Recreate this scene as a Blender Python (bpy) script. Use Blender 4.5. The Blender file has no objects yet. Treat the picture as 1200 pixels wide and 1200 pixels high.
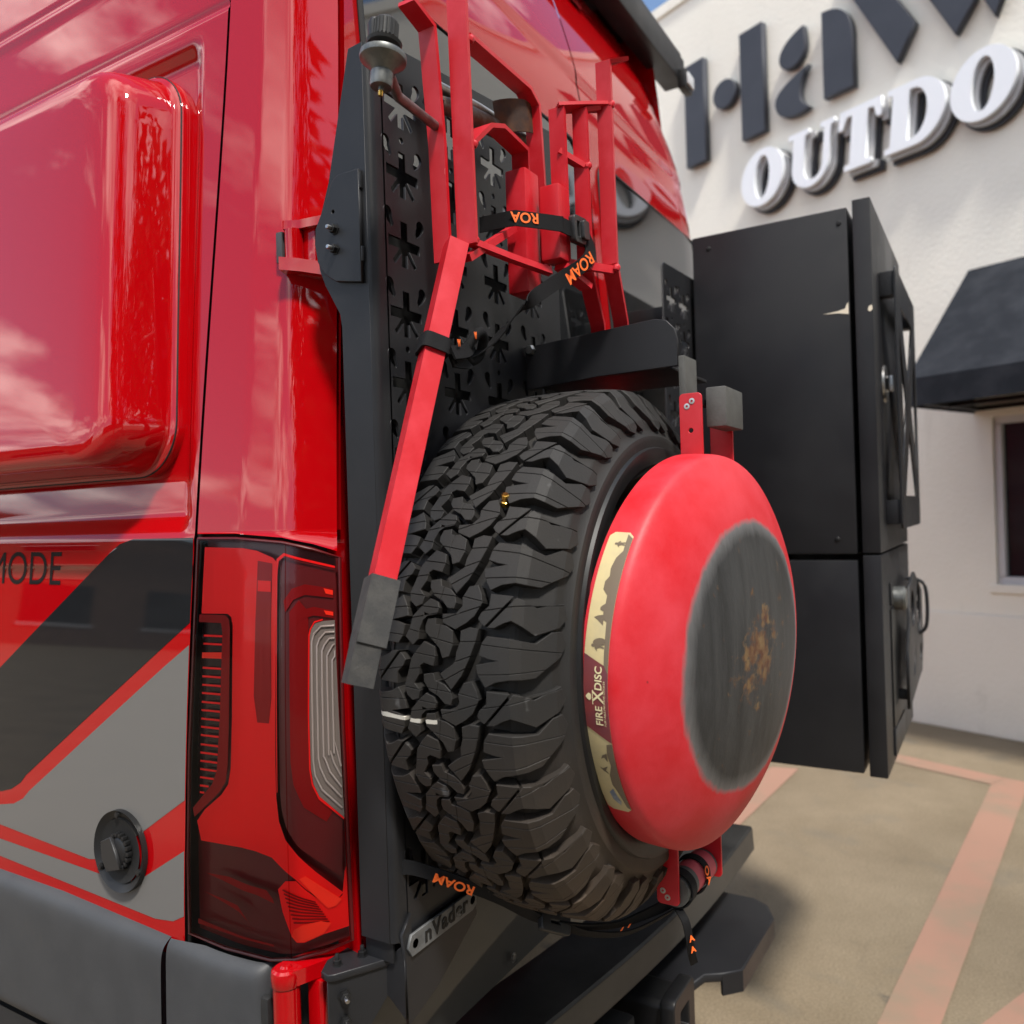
import bpy, bmesh, math, random
import numpy as np
from mathutils import Matrix, Vector
R = math.radians
random.seed(7)
scene = bpy.context.scene
COL = scene.collection

# ------------------------------------------------------------------ camera
cam_d = bpy.data.cameras.new('camera'); cam = bpy.data.objects.new('camera', cam_d); COL.objects.link(cam)
CAM = Vector((0, 0, 1.42)); AZ = R(30.7); ROLL = R(1.83)
vdir = Vector((math.cos(AZ), math.sin(AZ), 0)); r0 = Vector((math.sin(AZ), -math.cos(AZ), 0)); up0 = Vector((0, 0, 1))
cr = r0*math.cos(ROLL) - up0*math.sin(ROLL); cu = r0*math.sin(ROLL) + up0*math.cos(ROLL)
M = Matrix((cr, cu, -vdir)).transposed().to_4x4(); M.translation = CAM
cam.matrix_world = M
cam_d.sensor_width = 36; cam_d.lens = 963/1200*36; cam_d.shift_y = 5/1200
cam_d.clip_start = .05; cam_d.clip_end = 3000
cam_d.dof.use_dof = True; cam_d.dof.focus_distance = 1.12; cam_d.dof.aperture_fstop = 4.2
scene.camera = cam

# ------------------------------------------------------------------ world, sun, exposure
SUN_AZ = R(230); SUN_EL = R(57)          # direction towards the sun, measured from +X
w = bpy.data.worlds.new('World'); scene.world = w; w.use_nodes = True
nt = w.node_tree; nt.nodes.clear(); N = nt.nodes.new; LK = nt.links.new
wo = N('ShaderNodeOutputWorld'); sky = N('ShaderNodeTexSky'); sky.sky_type = 'NISHITA'; sky.sun_disc = False
sky.sun_elevation = SUN_EL; sky.sun_rotation = R(90) - SUN_AZ; sky.air_density = 1.0; sky.dust_density = .6
b1 = N('ShaderNodeBackground'); b1.inputs[1].default_value = .095; LK(sky.outputs[0], b1.inputs[0])
tc = N('ShaderNodeTexCoord'); sx = N('ShaderNodeSeparateXYZ'); LK(tc.outputs['Generated'], sx.inputs[0])
ad = N('ShaderNodeMath'); ad.operation = 'ADD'; ad.inputs[1].default_value = .18; LK(sx.outputs[2], ad.inputs[0])
mx = N('ShaderNodeMath'); mx.operation = 'MAXIMUM'; mx.inputs[1].default_value = .05; LK(ad.outputs[0], mx.inputs[0])
dx = N('ShaderNodeMath'); dx.operation = 'DIVIDE'; LK(sx.outputs[0], dx.inputs[0]); LK(mx.outputs[0], dx.inputs[1])
dy = N('ShaderNodeMath'); dy.operation = 'DIVIDE'; LK(sx.outputs[1], dy.inputs[0]); LK(mx.outputs[0], dy.inputs[1])
cb = N('ShaderNodeCombineXYZ'); LK(dx.outputs[0], cb.inputs[0]); LK(dy.outputs[0], cb.inputs[1])
n1 = N('ShaderNodeTexNoise'); n1.inputs['Scale'].default_value = 1.15; n1.inputs['Detail'].default_value = 9; n1.inputs['Roughness'].default_value = .58; n1.inputs['Distortion'].default_value = .5
cmap = N('ShaderNodeMapping'); cmap.inputs['Location'].default_value = (3.4, 1.9, 0); LK(cb.outputs[0], cmap.inputs[0]); LK(cmap.outputs[0], n1.inputs['Vector'])
cr1 = N('ShaderNodeValToRGB'); cr1.color_ramp.elements[0].position = .475; cr1.color_ramp.elements[1].position = .555; LK(n1.outputs['Fac'], cr1.inputs[0])
n2 = N('ShaderNodeTexNoise'); n2.inputs['Scale'].default_value = 3.1; n2.inputs['Detail'].default_value = 7; LK(cb.outputs[0], n2.inputs['Vector'])
cr2 = N('ShaderNodeValToRGB'); cr2.color_ramp.elements[0].position = .36; cr2.color_ramp.elements[1].position = .62
cr2.color_ramp.elements[0].color = (.28, .31, .37, 1); cr2.color_ramp.elements[1].color = (1.0, .98, .95, 1); LK(n2.outputs['Fac'], cr2.inputs[0])
b2 = N('ShaderNodeBackground'); b2.inputs[1].default_value = 1.35; LK(cr2.outputs[0], b2.inputs[0])
ms = N('ShaderNodeMixShader'); LK(cr1.outputs[0], ms.inputs[0]); LK(b1.outputs[0], ms.inputs[1]); LK(b2.outputs[0], ms.inputs[2]); LK(ms.outputs[0], wo.inputs[0])
sd = bpy.data.lights.new('sun', 'SUN'); sd.energy = 2.3; sd.angle = R(7); sd.color = (1, .95, .87)
so = bpy.data.objects.new('sun', sd); COL.objects.link(so)
to_sun = Vector((math.cos(SUN_AZ)*math.cos(SUN_EL), math.sin(SUN_AZ)*math.cos(SUN_EL), math.sin(SUN_EL)))
so.rotation_euler = to_sun.to_track_quat('Z', 'Y').to_euler(); so.location = (0, 0, 12)
scene.view_settings.view_transform = 'Standard'; scene.view_settings.look = 'None'; scene.view_settings.gamma = 1
scene.view_settings.use_curve_mapping = False; scene.view_settings.exposure = 1.15

# ------------------------------------------------------------------ materials
MATS = {}
def mat(name, col, rough=.5, metal=0, coat=0, spec=.5, col2=None, nscale=8, ndetail=5, nlo=.4, nhi=.65, bump=0, bscale=200, coord='Object', stretch=None, coat_rough=.03, ior=None, rough2=None, bdist=.001):
    m = bpy.data.materials.new(name); m.use_nodes = True; t = m.node_tree; p = t.nodes['Principled BSDF']
    p.inputs['Base Color'].default_value = (*col, 1); p.inputs['Roughness'].default_value = rough; p.inputs['Metallic'].default_value = metal
    p.inputs['Coat Weight'].default_value = coat; p.inputs['Coat Roughness'].default_value = coat_rough; p.inputs['Specular IOR Level'].default_value = spec
    if ior: p.inputs['IOR'].default_value = ior
    tc = t.nodes.new('ShaderNodeTexCoord'); mp = t.nodes.new('ShaderNodeMapping'); t.links.new(tc.outputs[coord], mp.inputs[0])
    if stretch: mp.inputs['Scale'].default_value = stretch
    if col2:
        n = t.nodes.new('ShaderNodeTexNoise'); n.inputs['Scale'].default_value = nscale; n.inputs['Detail'].default_value = ndetail; n.inputs['Roughness'].default_value = .6
        t.links.new(mp.outputs[0], n.inputs['Vector'])
        r = t.nodes.new('ShaderNodeValToRGB'); r.color_ramp.elements[0].position = nlo; r.color_ramp.elements[1].position = nhi
        r.color_ramp.elements[0].color = (*col, 1); r.color_ramp.elements[1].color = (*col2, 1)
        t.links.new(n.outputs['Fac'], r.inputs[0]); t.links.new(r.outputs[0], p.inputs['Base Color'])
        if rough2 is not None:
            mr = t.nodes.new('ShaderNodeMapRange'); mr.inputs[1].default_value = nlo; mr.inputs[2].default_value = nhi; mr.inputs[3].default_value = rough; mr.inputs[4].default_value = rough2
            t.links.new(n.outputs['Fac'], mr.inputs[0]); t.links.new(mr.outputs[0], p.inputs['Roughness'])
    if bump:
        n = t.nodes.new('ShaderNodeTexNoise'); n.inputs['Scale'].default_value = bscale; n.inputs['Detail'].default_value = 4; t.links.new(mp.outputs[0], n.inputs['Vector'])
        b = t.nodes.new('ShaderNodeBump'); b.inputs['Strength'].default_value = bump; b.inputs['Distance'].default_value = bdist
        t.links.new(n.outputs['Fac'], b.inputs['Height']); t.links.new(b.outputs[0], p.inputs['Normal'])
    MATS[name] = m; return m
mat('red_paint', (.37, .0009, .003), .5, 0, 1, .0, bump=.05, bscale=9, coat_rough=.015, bdist=.004); MATS['red_paint'].node_tree.nodes['Principled BSDF'].inputs['Coat IOR'].default_value = 1.6
mat('charcoal_vinyl', (.013, .0135, .015), .5, 0, .8, .0, coat_rough=.03)
mat('grey_vinyl', (.145, .14, .134), .5, 0, .7, .0, coat_rough=.05)
mat('door_grey', (.065, .062, .058), .5, 0, .8, .0, coat_rough=.06)
mat('red_vinyl', (.62, .012, .014), .5, 0, .7, 0)
mat('black_gap', (.004, .004, .004), .7)
mat('plastic', (.042, .044, .048), .52, 0, 0, .4, col2=(.050, .052, .056), nscale=14, bump=.35, bscale=900, bdist=.0006)
mat('plastic_dark', (.014, .0145, .0155), .5, 0, 0, .35, col2=(.03, .03, .03), bump=.3, bscale=700, bdist=.0006)
mat('powder', (.0125, .013, .015), .40, 0, 0, .35, col2=(.017, .0175, .02), nscale=6, bump=.35, bscale=1100, bdist=.0005)
mat('powder_box', (.013, .0132, .0155), .36, 0, 0, .32, col2=(.018, .0185, .021), nscale=3.5, ndetail=9, rough2=.52, bump=.3, bscale=1100, bdist=.0005)
mat('bumper', (.042, .041, .038), .45, 0, 0, .4, col2=(.050, .048, .044), nscale=12, bump=.3, bscale=500, bdist=.0006); mat('black_metal', (.009, .009, .010), .4, 0, 0, .35, col2=(.015, .015, .015))
mat('worn_metal', (.15, .155, .16), .5, .2, col2=(.10, .105, .11), nscale=30)
mat('steel', (.55, .55, .55), .3, 1, col2=(.35, .34, .33), nscale=60)
mat('zinc', (.42, .42, .40), .35, .9, col2=(.25, .24, .22), nscale=40)
mat('rust_pipe', (.17, .15, .13), .55, .5, col2=(.10, .045, .02), nscale=28, nlo=.42, nhi=.6, bump=.5, bscale=150)
mat('rust_flap', (.10, .045, .02), .7, .2, col2=(.05, .03, .022), nscale=30, nlo=.4, nhi=.6, bump=.5, bscale=200)
mat('regulator', (.20, .205, .20), .42, .75, col2=(.12, .125, .12), nscale=50); mat('brass', (.75, .45, .10), .25, 1)
mat('glass_tint', (.006, .0065, .007), .03, 0, 0, .5, ior=2.3)
mat('rubber_foot', (.03, .03, .03), .75, col2=(.05, .048, .045), nscale=40, bump=.4, bscale=300)
mat('strap', (.008, .008, .009), .8, 0, 0, .2, bump=.6, bscale=900)
mat('buckle', (.02, .02, .021), .4)
mat('orange', (.95, .16, .02), .7)
mat('stand_red', (.50, .006, .014), .42, 0, .15, .4, col2=(.60, .032, .048), nscale=18, ndetail=9, nlo=.45, nhi=.8, coat_rough=.3, bump=.15, bscale=60)
mat('wall', (.89, .855, .76), .85, col2=(.85, .815, .72), nscale=1.3, ndetail=8, bump=.35, bscale=45, bdist=.008)
mat('wall_low', (.87, .84, .76), .85, col2=(.82, .79, .71), nscale=1.3, ndetail=8, bump=.3, bscale=45, bdist=.008)
mat('letter_grey', (.045, .049, .062), .45, 0, 0, .35, col2=(.052, .056, .07), nscale=4)
mat('letter_white', (.90, .92, .95), .35)
mat('letter_side', (.45, .45, .45), .5)
mat('letter_dark', (.02, .02, .025), .5)
mat('awning', (.014, .0165, .022), .85, 0, 0, .2, col2=(.026, .029, .036), nscale=6, bump=.4, bscale=300)
mat('alu', (.60, .61, .63), .4, 0)
mat('pane', (.012, .015, .018), .03, 0, 0, .5, ior=1.4)
mat('line_paint', (.31, .175, .125), .8, col2=(.235, .175, .122), nscale=2.6, ndetail=12, nlo=.46, nhi=.66, bump=.3, bscale=120)
mat('lamp_dark', (.085, .003, .004), .3, 0, .1)
mat('lamp_red', (.92, .004, .004), .38, .35, 0, bump=.25, bscale=1, stretch=(110, 110, 4), bdist=.0012)
mat('lamp_mid', (.26, .003, .004), .3, .5, 0, bump=.3, bscale=1, stretch=(110, 110, 4), bdist=.0015)
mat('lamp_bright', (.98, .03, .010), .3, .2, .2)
mat('lamp_clear', (.20, .19, .17), .3, .3, .2); mat('flute', (.42, .41, .38), .25, .3)
mat('lamp_black', (.010, .004, .005), .25)
mat('chip', (.75, .68, .55), .8)
mat('sticker_cream', (.60, .49, .26), .4, col2=(.53, .44, .25), nscale=40)
mat('sticker_brown', (.16, .12, .08), .45)
mat('sticker_purple', (.14, .045, .06), .4, col2=(.24, .04, .035), nscale=14, nlo=.3, nhi=.7)
mat('sticker_text', (.80, .70, .42), .4)
mat('sticker_blue', (.16, .19, .25), .4, col2=(.4, .4, .38), nscale=60)
mat('grip_grey', (.07, .07, .066), .6, col2=(.09, .09, .085), nscale=30, bump=.3, bscale=300)
mat('grip_pink', (.45, .07, .09), .6)
mat('roof_tile', (.12, .1, .09), .8); mat('far_wall_dark', (.16, .09, .06), .85, col2=(.2, .12, .08), nscale=3)  # far walls made dark so their reflection in the van stays deep red
mat('bark', (.09, .065, .045), .9)
mat('leaf', (.05, .085, .025), .7, col2=(.08, .11, .03), nscale=3)
mat('car_white', (.7, .7, .7), .3, 0, 1)
mat('tyre_plain', (.02, .02, .02), .8)

def glass_cover(name, tint, ior=1.45):
    m = bpy.data.materials.new(name); m.use_nodes = True; t = m.node_tree; t.nodes.clear()
    o = t.nodes.new('ShaderNodeOutputMaterial'); tr = t.nodes.new('ShaderNodeBsdfTransparent'); tr.inputs[0].default_value = (*tint, 1)
    g = t.nodes.new('ShaderNodeBsdfGlossy'); g.inputs['Roughness'].default_value = .03
    f = t.nodes.new('ShaderNodeFresnel'); f.inputs[0].default_value = ior; x = t.nodes.new('ShaderNodeMixShader')
    t.links.new(f.outputs[0], x.inputs[0]); t.links.new(tr.outputs[0], x.inputs[1]); t.links.new(g.outputs[0], x.inputs[2]); t.links.new(x.outputs[0], o.inputs[0])
    MATS[name] = m
glass_cover('lens_clear', (1, .93, .93), 1.22); glass_cover('lens_red', (.9, .35, .35), 1.02)

def chips(name, col, scale, lo, hi, rough=.6, stretch=(1, 1, 1)):
    t = MATS[name].node_tree; p = t.nodes['Principled BSDF']; src = p.inputs['Base Color'].links[0].from_socket if p.inputs['Base Color'].links else None
    tc = t.nodes.new('ShaderNodeTexCoord'); mp = t.nodes.new('ShaderNodeMapping'); mp.inputs['Scale'].default_value = stretch; mp.inputs['Location'].default_value = (2.3, 7.1, 1.7); t.links.new(tc.outputs['Object'], mp.inputs[0])
    n = t.nodes.new('ShaderNodeTexNoise'); n.inputs['Scale'].default_value = scale; n.inputs['Detail'].default_value = 8; n.inputs['Roughness'].default_value = .65; t.links.new(mp.outputs[0], n.inputs['Vector'])
    r = t.nodes.new('ShaderNodeMapRange'); r.inputs[1].default_value = lo; r.inputs[2].default_value = hi; t.links.new(n.outputs['Fac'], r.inputs[0])
    x = t.nodes.new('ShaderNodeMix'); x.data_type = 'RGBA'; t.links.new(r.outputs[0], x.inputs[0]); x.inputs[7].default_value = (*col, 1)
    if src: t.links.new(src, x.inputs[6])
    else: x.inputs[6].default_value = p.inputs['Base Color'].default_value
    t.links.new(x.outputs[2], p.inputs['Base Color'])
chips('stand_red', (.06, .03, .03), 30, .73, .76, stretch=(1, 1, .4)); chips('stand_red', (.74, .16, .17), 55, .69, .74, stretch=(1, 1, .25))
chips('powder_box', (.05, .05, .05), 24, .70, .80, stretch=(1, 1, .3)); chips('powder', (.075, .075, .078), 60, .71, .77)
chips('plastic', (.065, .062, .056), 9, .62, .88); chips('grey_vinyl', (.24, .23, .21), 40, .74, .80); chips('charcoal_vinyl', (.05, .05, .048), 60, .72, .80)
chips('wall', (.66, .62, .54), 2.2, .60, .80, stretch=(1, 1, .25)); chips('wall_low', (.55, .52, .46), 2.8, .58, .80, stretch=(1, 1, .5))
# rubber: dusty grey with brown dirt and a chalk streak, in the wheel's own space
def rubber(wheel):
    m = mat('rubber', (.02, .02, .02), .58, spec=.28, bump=.35, bscale=420, bdist=.0006); t = m.node_tree; p = t.nodes['Principled BSDF']
    tc = t.nodes.new('ShaderNodeTexCoord'); tc.object = wheel
    n = t.nodes.new('ShaderNodeTexNoise'); n.inputs['Scale'].default_value = 5; n.inputs['Detail'].default_value = 8; t.links.new(tc.outputs['Object'], n.inputs['Vector'])
    r = t.nodes.new('ShaderNodeValToRGB'); e = r.color_ramp.elements; e[0].position = .35; e[0].color = (.019, .019, .0195, 1); e[1].position = .72; e[1].color = (.030, .027, .024, 1)
    t.links.new(n.outputs['Fac'], r.inputs[0])
    s = t.nodes.new('ShaderNodeSeparateXYZ'); t.links.new(tc.outputs['Object'], s.inputs[0])
    # road dust sticks to the lower arc of the tread
    mr = t.nodes.new('ShaderNodeMapRange'); mr.inputs[1].default_value = -.02; mr.inputs[2].default_value = -.34; t.links.new(s.outputs[2], mr.inputs[0])
    n3 = t.nodes.new('ShaderNodeTexNoise'); n3.inputs['Scale'].default_value = 16; n3.inputs['Detail'].default_value = 8; t.links.new(tc.outputs['Object'], n3.inputs['Vector'])
    mu = t.nodes.new('ShaderNodeMath'); mu.operation = 'MULTIPLY'; t.links.new(mr.outputs[0], mu.inputs[0]); t.links.new(n3.outputs['Fac'], mu.inputs[1])
    mx = t.nodes.new('ShaderNodeMix'); mx.data_type = 'RGBA'; t.links.new(mu.outputs[0], mx.inputs[0]); t.links.new(r.outputs[0], mx.inputs[6]); mx.inputs[7].default_value = (.085, .055, .033, 1)
    # pale scuffs on the block tops
    n4 = t.nodes.new('ShaderNodeTexNoise'); n4.inputs['Scale'].default_value = 26; n4.inputs['Detail'].default_value = 3; t.links.new(tc.outputs['Object'], n4.inputs['Vector'])
    r4 = t.nodes.new('ShaderNodeValToRGB'); r4.color_ramp.elements[0].position = .70; r4.color_ramp.elements[1].position = .78; t.links.new(n4.outputs['Fac'], r4.inputs[0])
    m4 = t.nodes.new('ShaderNodeMath'); m4.operation = 'MULTIPLY'; m4.inputs[1].default_value = .5; t.links.new(r4.outputs[0], m4.inputs[0])
    mx2 = t.nodes.new('ShaderNodeMix'); mx2.data_type = 'RGBA'; t.links.new(m4.outputs[0], mx2.inputs[0]); t.links.new(mx.outputs[2], mx2.inputs[6]); mx2.inputs[7].default_value = (.20, .20, .20, 1)
    # a white paint streak across the tread
    def band(inp, c, h):
        a = t.nodes.new('ShaderNodeMath'); a.operation = 'SUBTRACT'; t.links.new(inp, a.inputs[0]); a.inputs[1].default_value = c
        b = t.nodes.new('ShaderNodeMath'); b.operation = 'ABSOLUTE'; t.links.new(a.outputs[0], b.inputs[0])
        d = t.nodes.new('ShaderNodeMath'); d.operation = 'LESS_THAN'; d.inputs[1].default_value = h; t.links.new(b.outputs[0], d.inputs[0]); return d.outputs[0]
    wob = t.nodes.new('ShaderNodeMath'); wob.operation = 'MULTIPLY_ADD'; t.links.new(n3.outputs['Fac'], wob.inputs[0]); wob.inputs[1].default_value = .012; t.links.new(s.outputs[2], wob.inputs[2])
    a = band(wob.outputs[0], -.030, .0026); b = band(s.outputs[1], .052, .047); sg = t.nodes.new('ShaderNodeMath'); sg.operation = 'LESS_THAN'; t.links.new(s.outputs[0], sg.inputs[0]); sg.inputs[1].default_value = 0
    q = t.nodes.new('ShaderNodeMath'); q.operation = 'MULTIPLY'; t.links.new(a, q.inputs[0]); t.links.new(b, q.inputs[1])
    q2 = t.nodes.new('ShaderNodeMath'); q2.operation = 'MULTIPLY'; t.links.new(q.outputs[0], q2.inputs[0]); t.links.new(sg.outputs[0], q2.inputs[1])
    mx3 = t.nodes.new('ShaderNodeMix'); mx3.data_type = 'RGBA'; t.links.new(q2.outputs[0], mx3.inputs[0]); t.links.new(mx2.outputs[2], mx3.inputs[6]); mx3.inputs[7].default_value = (.6, .57, .5, 1)
    t.links.new(mx3.outputs[2], p.inputs['Base Color']); return m

def disc_materials(ax, az):
    # faded, sun-chalked red enamel burnt down to bare steel in the middle, rust at the centre
    m = mat('disc_red', (.62, .012, .025), .5, spec=.4); t = m.node_tree; p = t.nodes['Principled BSDF']; L = t.links.new; Nn = t.nodes.new
    tc = Nn('ShaderNodeTexCoord'); mp = Nn('ShaderNodeMapping'); mp.inputs['Location'].default_value = (-ax, 0, -az); L(tc.outputs['Object'], mp.inputs[0])
    n = Nn('ShaderNodeTexNoise'); n.inputs['Scale'].default_value = 7; n.inputs['Detail'].default_value = 9; n.inputs['Roughness'].default_value = .62; L(mp.outputs[0], n.inputs['Vector'])
    r = Nn('ShaderNodeValToRGB'); e = r.color_ramp.elements; e[0].position = .38; e[0].color = (.52, .006, .012, 1); e[1].position = .70; e[1].color = (.60, .042, .060, 1); L(n.outputs['Fac'], r.inputs[0])
    sc = Nn('ShaderNodeMapping'); sc.inputs['Scale'].default_value = (44, 44, 5.0); L(mp.outputs[0], sc.inputs[0])
    ns = Nn('ShaderNodeTexNoise'); ns.inputs['Scale'].default_value = 1; ns.inputs['Detail'].default_value = 9; ns.inputs['Roughness'].default_value = .7; ns.inputs['Distortion'].default_value = .4; L(sc.outputs[0], ns.inputs['Vector'])
    sx = Nn('ShaderNodeSeparateXYZ'); L(mp.outputs[0], sx.inputs[0])
    cx = Nn('ShaderNodeCombineXYZ'); L(sx.outputs[0], cx.inputs[0]); L(sx.outputs[2], cx.inputs[1]); ln = Nn('ShaderNodeVectorMath'); ln.operation = 'LENGTH'; L(cx.outputs[0], ln.inputs[0])
    wob = Nn('ShaderNodeMath'); wob.operation = 'MULTIPLY_ADD'; L(n.outputs['Fac'], wob.inputs[0]); wob.inputs[1].default_value = .022; L(ln.outputs['Value'], wob.inputs[2])
    st = Nn('ShaderNodeMath'); st.operation = 'MULTIPLY_ADD'; L(ns.outputs['Fac'], st.inputs[0]); st.inputs[1].default_value = .016; L(wob.outputs[0], st.inputs[2])
    edge = Nn('ShaderNodeMapRange'); edge.inputs[1].default_value = .197; edge.inputs[2].default_value = .206; L(st.outputs[0], edge.inputs[0])
    # bare steel, darker burnt towards the middle with its own blotches
    steel = Nn('ShaderNodeValToRGB'); e = steel.color_ramp.elements; e[0].position = .22; e[0].color = (.030, .030, .031, 1); e[1].position = .92; e[1].color = (.105, .107, .11, 1); L(ns.outputs['Fac'], steel.inputs[0])
    ring = Nn('ShaderNodeMapRange'); ring.inputs[1].default_value = .180; ring.inputs[2].default_value = .203; L(st.outputs[0], ring.inputs[0])
    mixr = Nn('ShaderNodeMix'); mixr.data_type = 'RGBA'; rr = Nn('ShaderNodeMath'); rr.operation = 'MULTIPLY'; rr.inputs[1].default_value = .7; L(ring.outputs[0], rr.inputs[0]); L(rr.outputs[0], mixr.inputs[0]); L(steel.outputs[0], mixr.inputs[6]); mixr.inputs[7].default_value = (.30, .30, .31, 1)
    nr = Nn('ShaderNodeTexNoise'); nr.inputs['Scale'].default_value = 34; nr.inputs['Detail'].default_value = 10; nr.inputs['Roughness'].default_value = .7; L(mp.outputs[0], nr.inputs['Vector'])
    rc = Nn('ShaderNodeMapRange'); rc.inputs[1].default_value = .015; rc.inputs[2].default_value = .11; rc.inputs[3].default_value = .15; rc.inputs[4].default_value = -.04; L(ln.outputs['Value'], rc.inputs[0])
    sm = Nn('ShaderNodeMath'); sm.operation = 'ADD'; L(nr.outputs['Fac'], sm.inputs[0]); L(rc.outputs[0], sm.inputs[1])
    rm = Nn('ShaderNodeMapRange'); rm.inputs[1].default_value = .565; rm.inputs[2].default_value = .66; L(sm.outputs[0], rm.inputs[0])
    rust = Nn('ShaderNodeValToRGB'); e = rust.color_ramp.elements; e[0].position = .35; e[0].color = (.085, .028, .012, 1); e[1].position = .68; e[1].color = (.17, .105, .045, 1)
    nr2 = Nn('ShaderNodeTexNoise'); nr2.inputs['Scale'].default_value = 70; L(mp.outputs[0], nr2.inputs['Vector']); L(nr2.outputs['Fac'], rust.inputs[0])
    mixru = Nn('ShaderNodeMix'); mixru.data_type = 'RGBA'; L(rm.outputs[0], mixru.inputs[0]); L(mixr.outputs[2], mixru.inputs[6]); L(rust.outputs[0], mixru.inputs[7])
    # small dark specks in the enamel
    sp = Nn('ShaderNodeTexNoise'); sp.inputs['Scale'].default_value = 55; sp.inputs['Detail'].default_value = 2; L(mp.outputs[0], sp.inputs['Vector'])
    spm = Nn('ShaderNodeMapRange'); spm.inputs[1].default_value = .76; spm.inputs[2].default_value = .80; L(sp.outputs['Fac'], spm.inputs[0])
    mixs = Nn('ShaderNodeMix'); mixs.data_type = 'RGBA'; L(spm.outputs[0], mixs.inputs[0]); L(r.outputs[0], mixs.inputs[6]); mixs.inputs[7].default_value = (.10, .02, .02, 1)
    fin = Nn('ShaderNodeMix'); fin.data_type = 'RGBA'; L(edge.outputs[0], fin.inputs[0]); L(mixru.outputs[2], fin.inputs[6]); L(mixs.outputs[2], fin.inputs[7]); L(fin.outputs[2], p.inputs['Base Color'])
    me = Nn('ShaderNodeMath'); me.operation = 'SUBTRACT'; me.inputs[0].default_value = 1; L(edge.outputs[0], me.inputs[1]); me2 = Nn('ShaderNodeMath'); me2.operation = 'SUBTRACT'; L(me.outputs[0], me2.inputs[0]); L(rm.outputs[0], me2.inputs[1]); me2.use_clamp = True
    me3 = Nn('ShaderNodeMath'); me3.operation = 'MULTIPLY'; me3.inputs[1].default_value = .55; L(me2.outputs[0], me3.inputs[0]); L(me3.outputs[0], p.inputs['Metallic'])
    bp = Nn('ShaderNodeBump'); bp.inputs['Strength'].default_value = .35; bp.inputs['Distance'].default_value = .002; L(nr.outputs['Fac'], bp.inputs['Height']); L(bp.outputs[0], p.inputs['Normal'])

def concrete():
    m = mat('concrete', (.30, .24, .16), .85); t = m.node_tree; p = t.nodes['Principled BSDF']; L = t.links.new; Nn = t.nodes.new
    tc = Nn('ShaderNodeTexCoord'); mp = Nn('ShaderNodeMapping'); L(tc.outputs['Object'], mp.inputs[0])
    def nz(s, d, r=.6, dist=0):
        n = Nn('ShaderNodeTexNoise'); n.inputs['Scale'].default_value = s; n.inputs['Detail'].default_value = d; n.inputs['Roughness'].default_value = r; n.inputs['Distortion'].default_value = dist; L(mp.outputs[0], n.inputs['Vector']); return n.outputs['Fac']
    r0_ = Nn('ShaderNodeValToRGB'); e = r0_.color_ramp.elements; e[0].position = .3; e[0].color = (.165, .130, .083, 1); e[1].position = .7; e[1].color = (.255, .207, .142, 1); L(nz(1.6, 9, .65), r0_.inputs[0])
    gr = Nn('ShaderNodeValToRGB'); e = gr.color_ramp.elements; e[0].position = .33; e[0].color = (.62, .60, .58, 1); e[1].position = .62; e[1].color = (1.12, 1.1, 1.08, 1); L(nz(130, 6, .75), gr.inputs[0])
    r = Nn('ShaderNodeMix'); r.data_type = 'RGBA'; r.blend_type = 'MULTIPLY'; r.inputs[0].default_value = 1; L(r0_.outputs[0], r.inputs[6]); L(gr.outputs[0], r.inputs[7])
    vo = Nn('ShaderNodeTexVoronoi'); vo.feature = 'DISTANCE_TO_EDGE'; vo.inputs['Scale'].default_value = .45; vn = Nn('ShaderNodeVectorMath'); vn.operation = 'ADD'; nn_ = Nn('ShaderNodeTexNoise'); nn_.inputs['Scale'].default_value = 1.5; nn_.inputs['Detail'].default_value = 8; L(mp.outputs[0], nn_.inputs['Vector']); L(mp.outputs[0], vn.inputs[0]); L(nn_.outputs['Color'], vn.inputs[1]); L(vn.outputs[0], vo.inputs['Vector'])
    ck = Nn('ShaderNodeMapRange'); ck.inputs[1].default_value = 0; ck.inputs[2].default_value = .004; ck.inputs[3].default_value = .12; ck.inputs[4].default_value = 0; L(vo.outputs['Distance'], ck.inputs[0])
    rk = Nn('ShaderNodeMix'); rk.data_type = 'RGBA'; L(ck.outputs[0], rk.inputs[0]); L(r.outputs[2], rk.inputs[6]); rk.inputs[7].default_value = (.07, .06, .045, 1)
    st = Nn('ShaderNodeMapRange'); st.inputs[1].default_value = .58; st.inputs[2].default_value = .72; st.inputs[4].default_value = .65; L(nz(2.3, 8, .6, .6), st.inputs[0])
    x = Nn('ShaderNodeMix'); x.data_type = 'RGBA'; L(st.outputs[0], x.inputs[0]); L(rk.outputs[2], x.inputs[6]); x.inputs[7].default_value = (.13, .115, .09, 1)
    s2 = Nn('ShaderNodeMapRange'); s2.inputs[1].default_value = .70; s2.inputs[2].default_value = .76; s2.inputs[4].default_value = .7; L(nz(5, 4, .5, .3), s2.inputs[0])
    x2 = Nn('ShaderNodeMix'); x2.data_type = 'RGBA'; L(s2.outputs[0], x2.inputs[0]); L(x.outputs[2], x2.inputs[6]); x2.inputs[7].default_value = (.06, .055, .05, 1)
    L(x2.outputs[2], p.inputs['Base Color'])
    b = Nn('ShaderNodeBump'); b.inputs['Strength'].default_value = .4; b.inputs['Distance'].default_value = .004; L(nz(60, 6), b.inputs['Height']); L(b.outputs[0], p.inputs['Normal'])
concrete()

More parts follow.
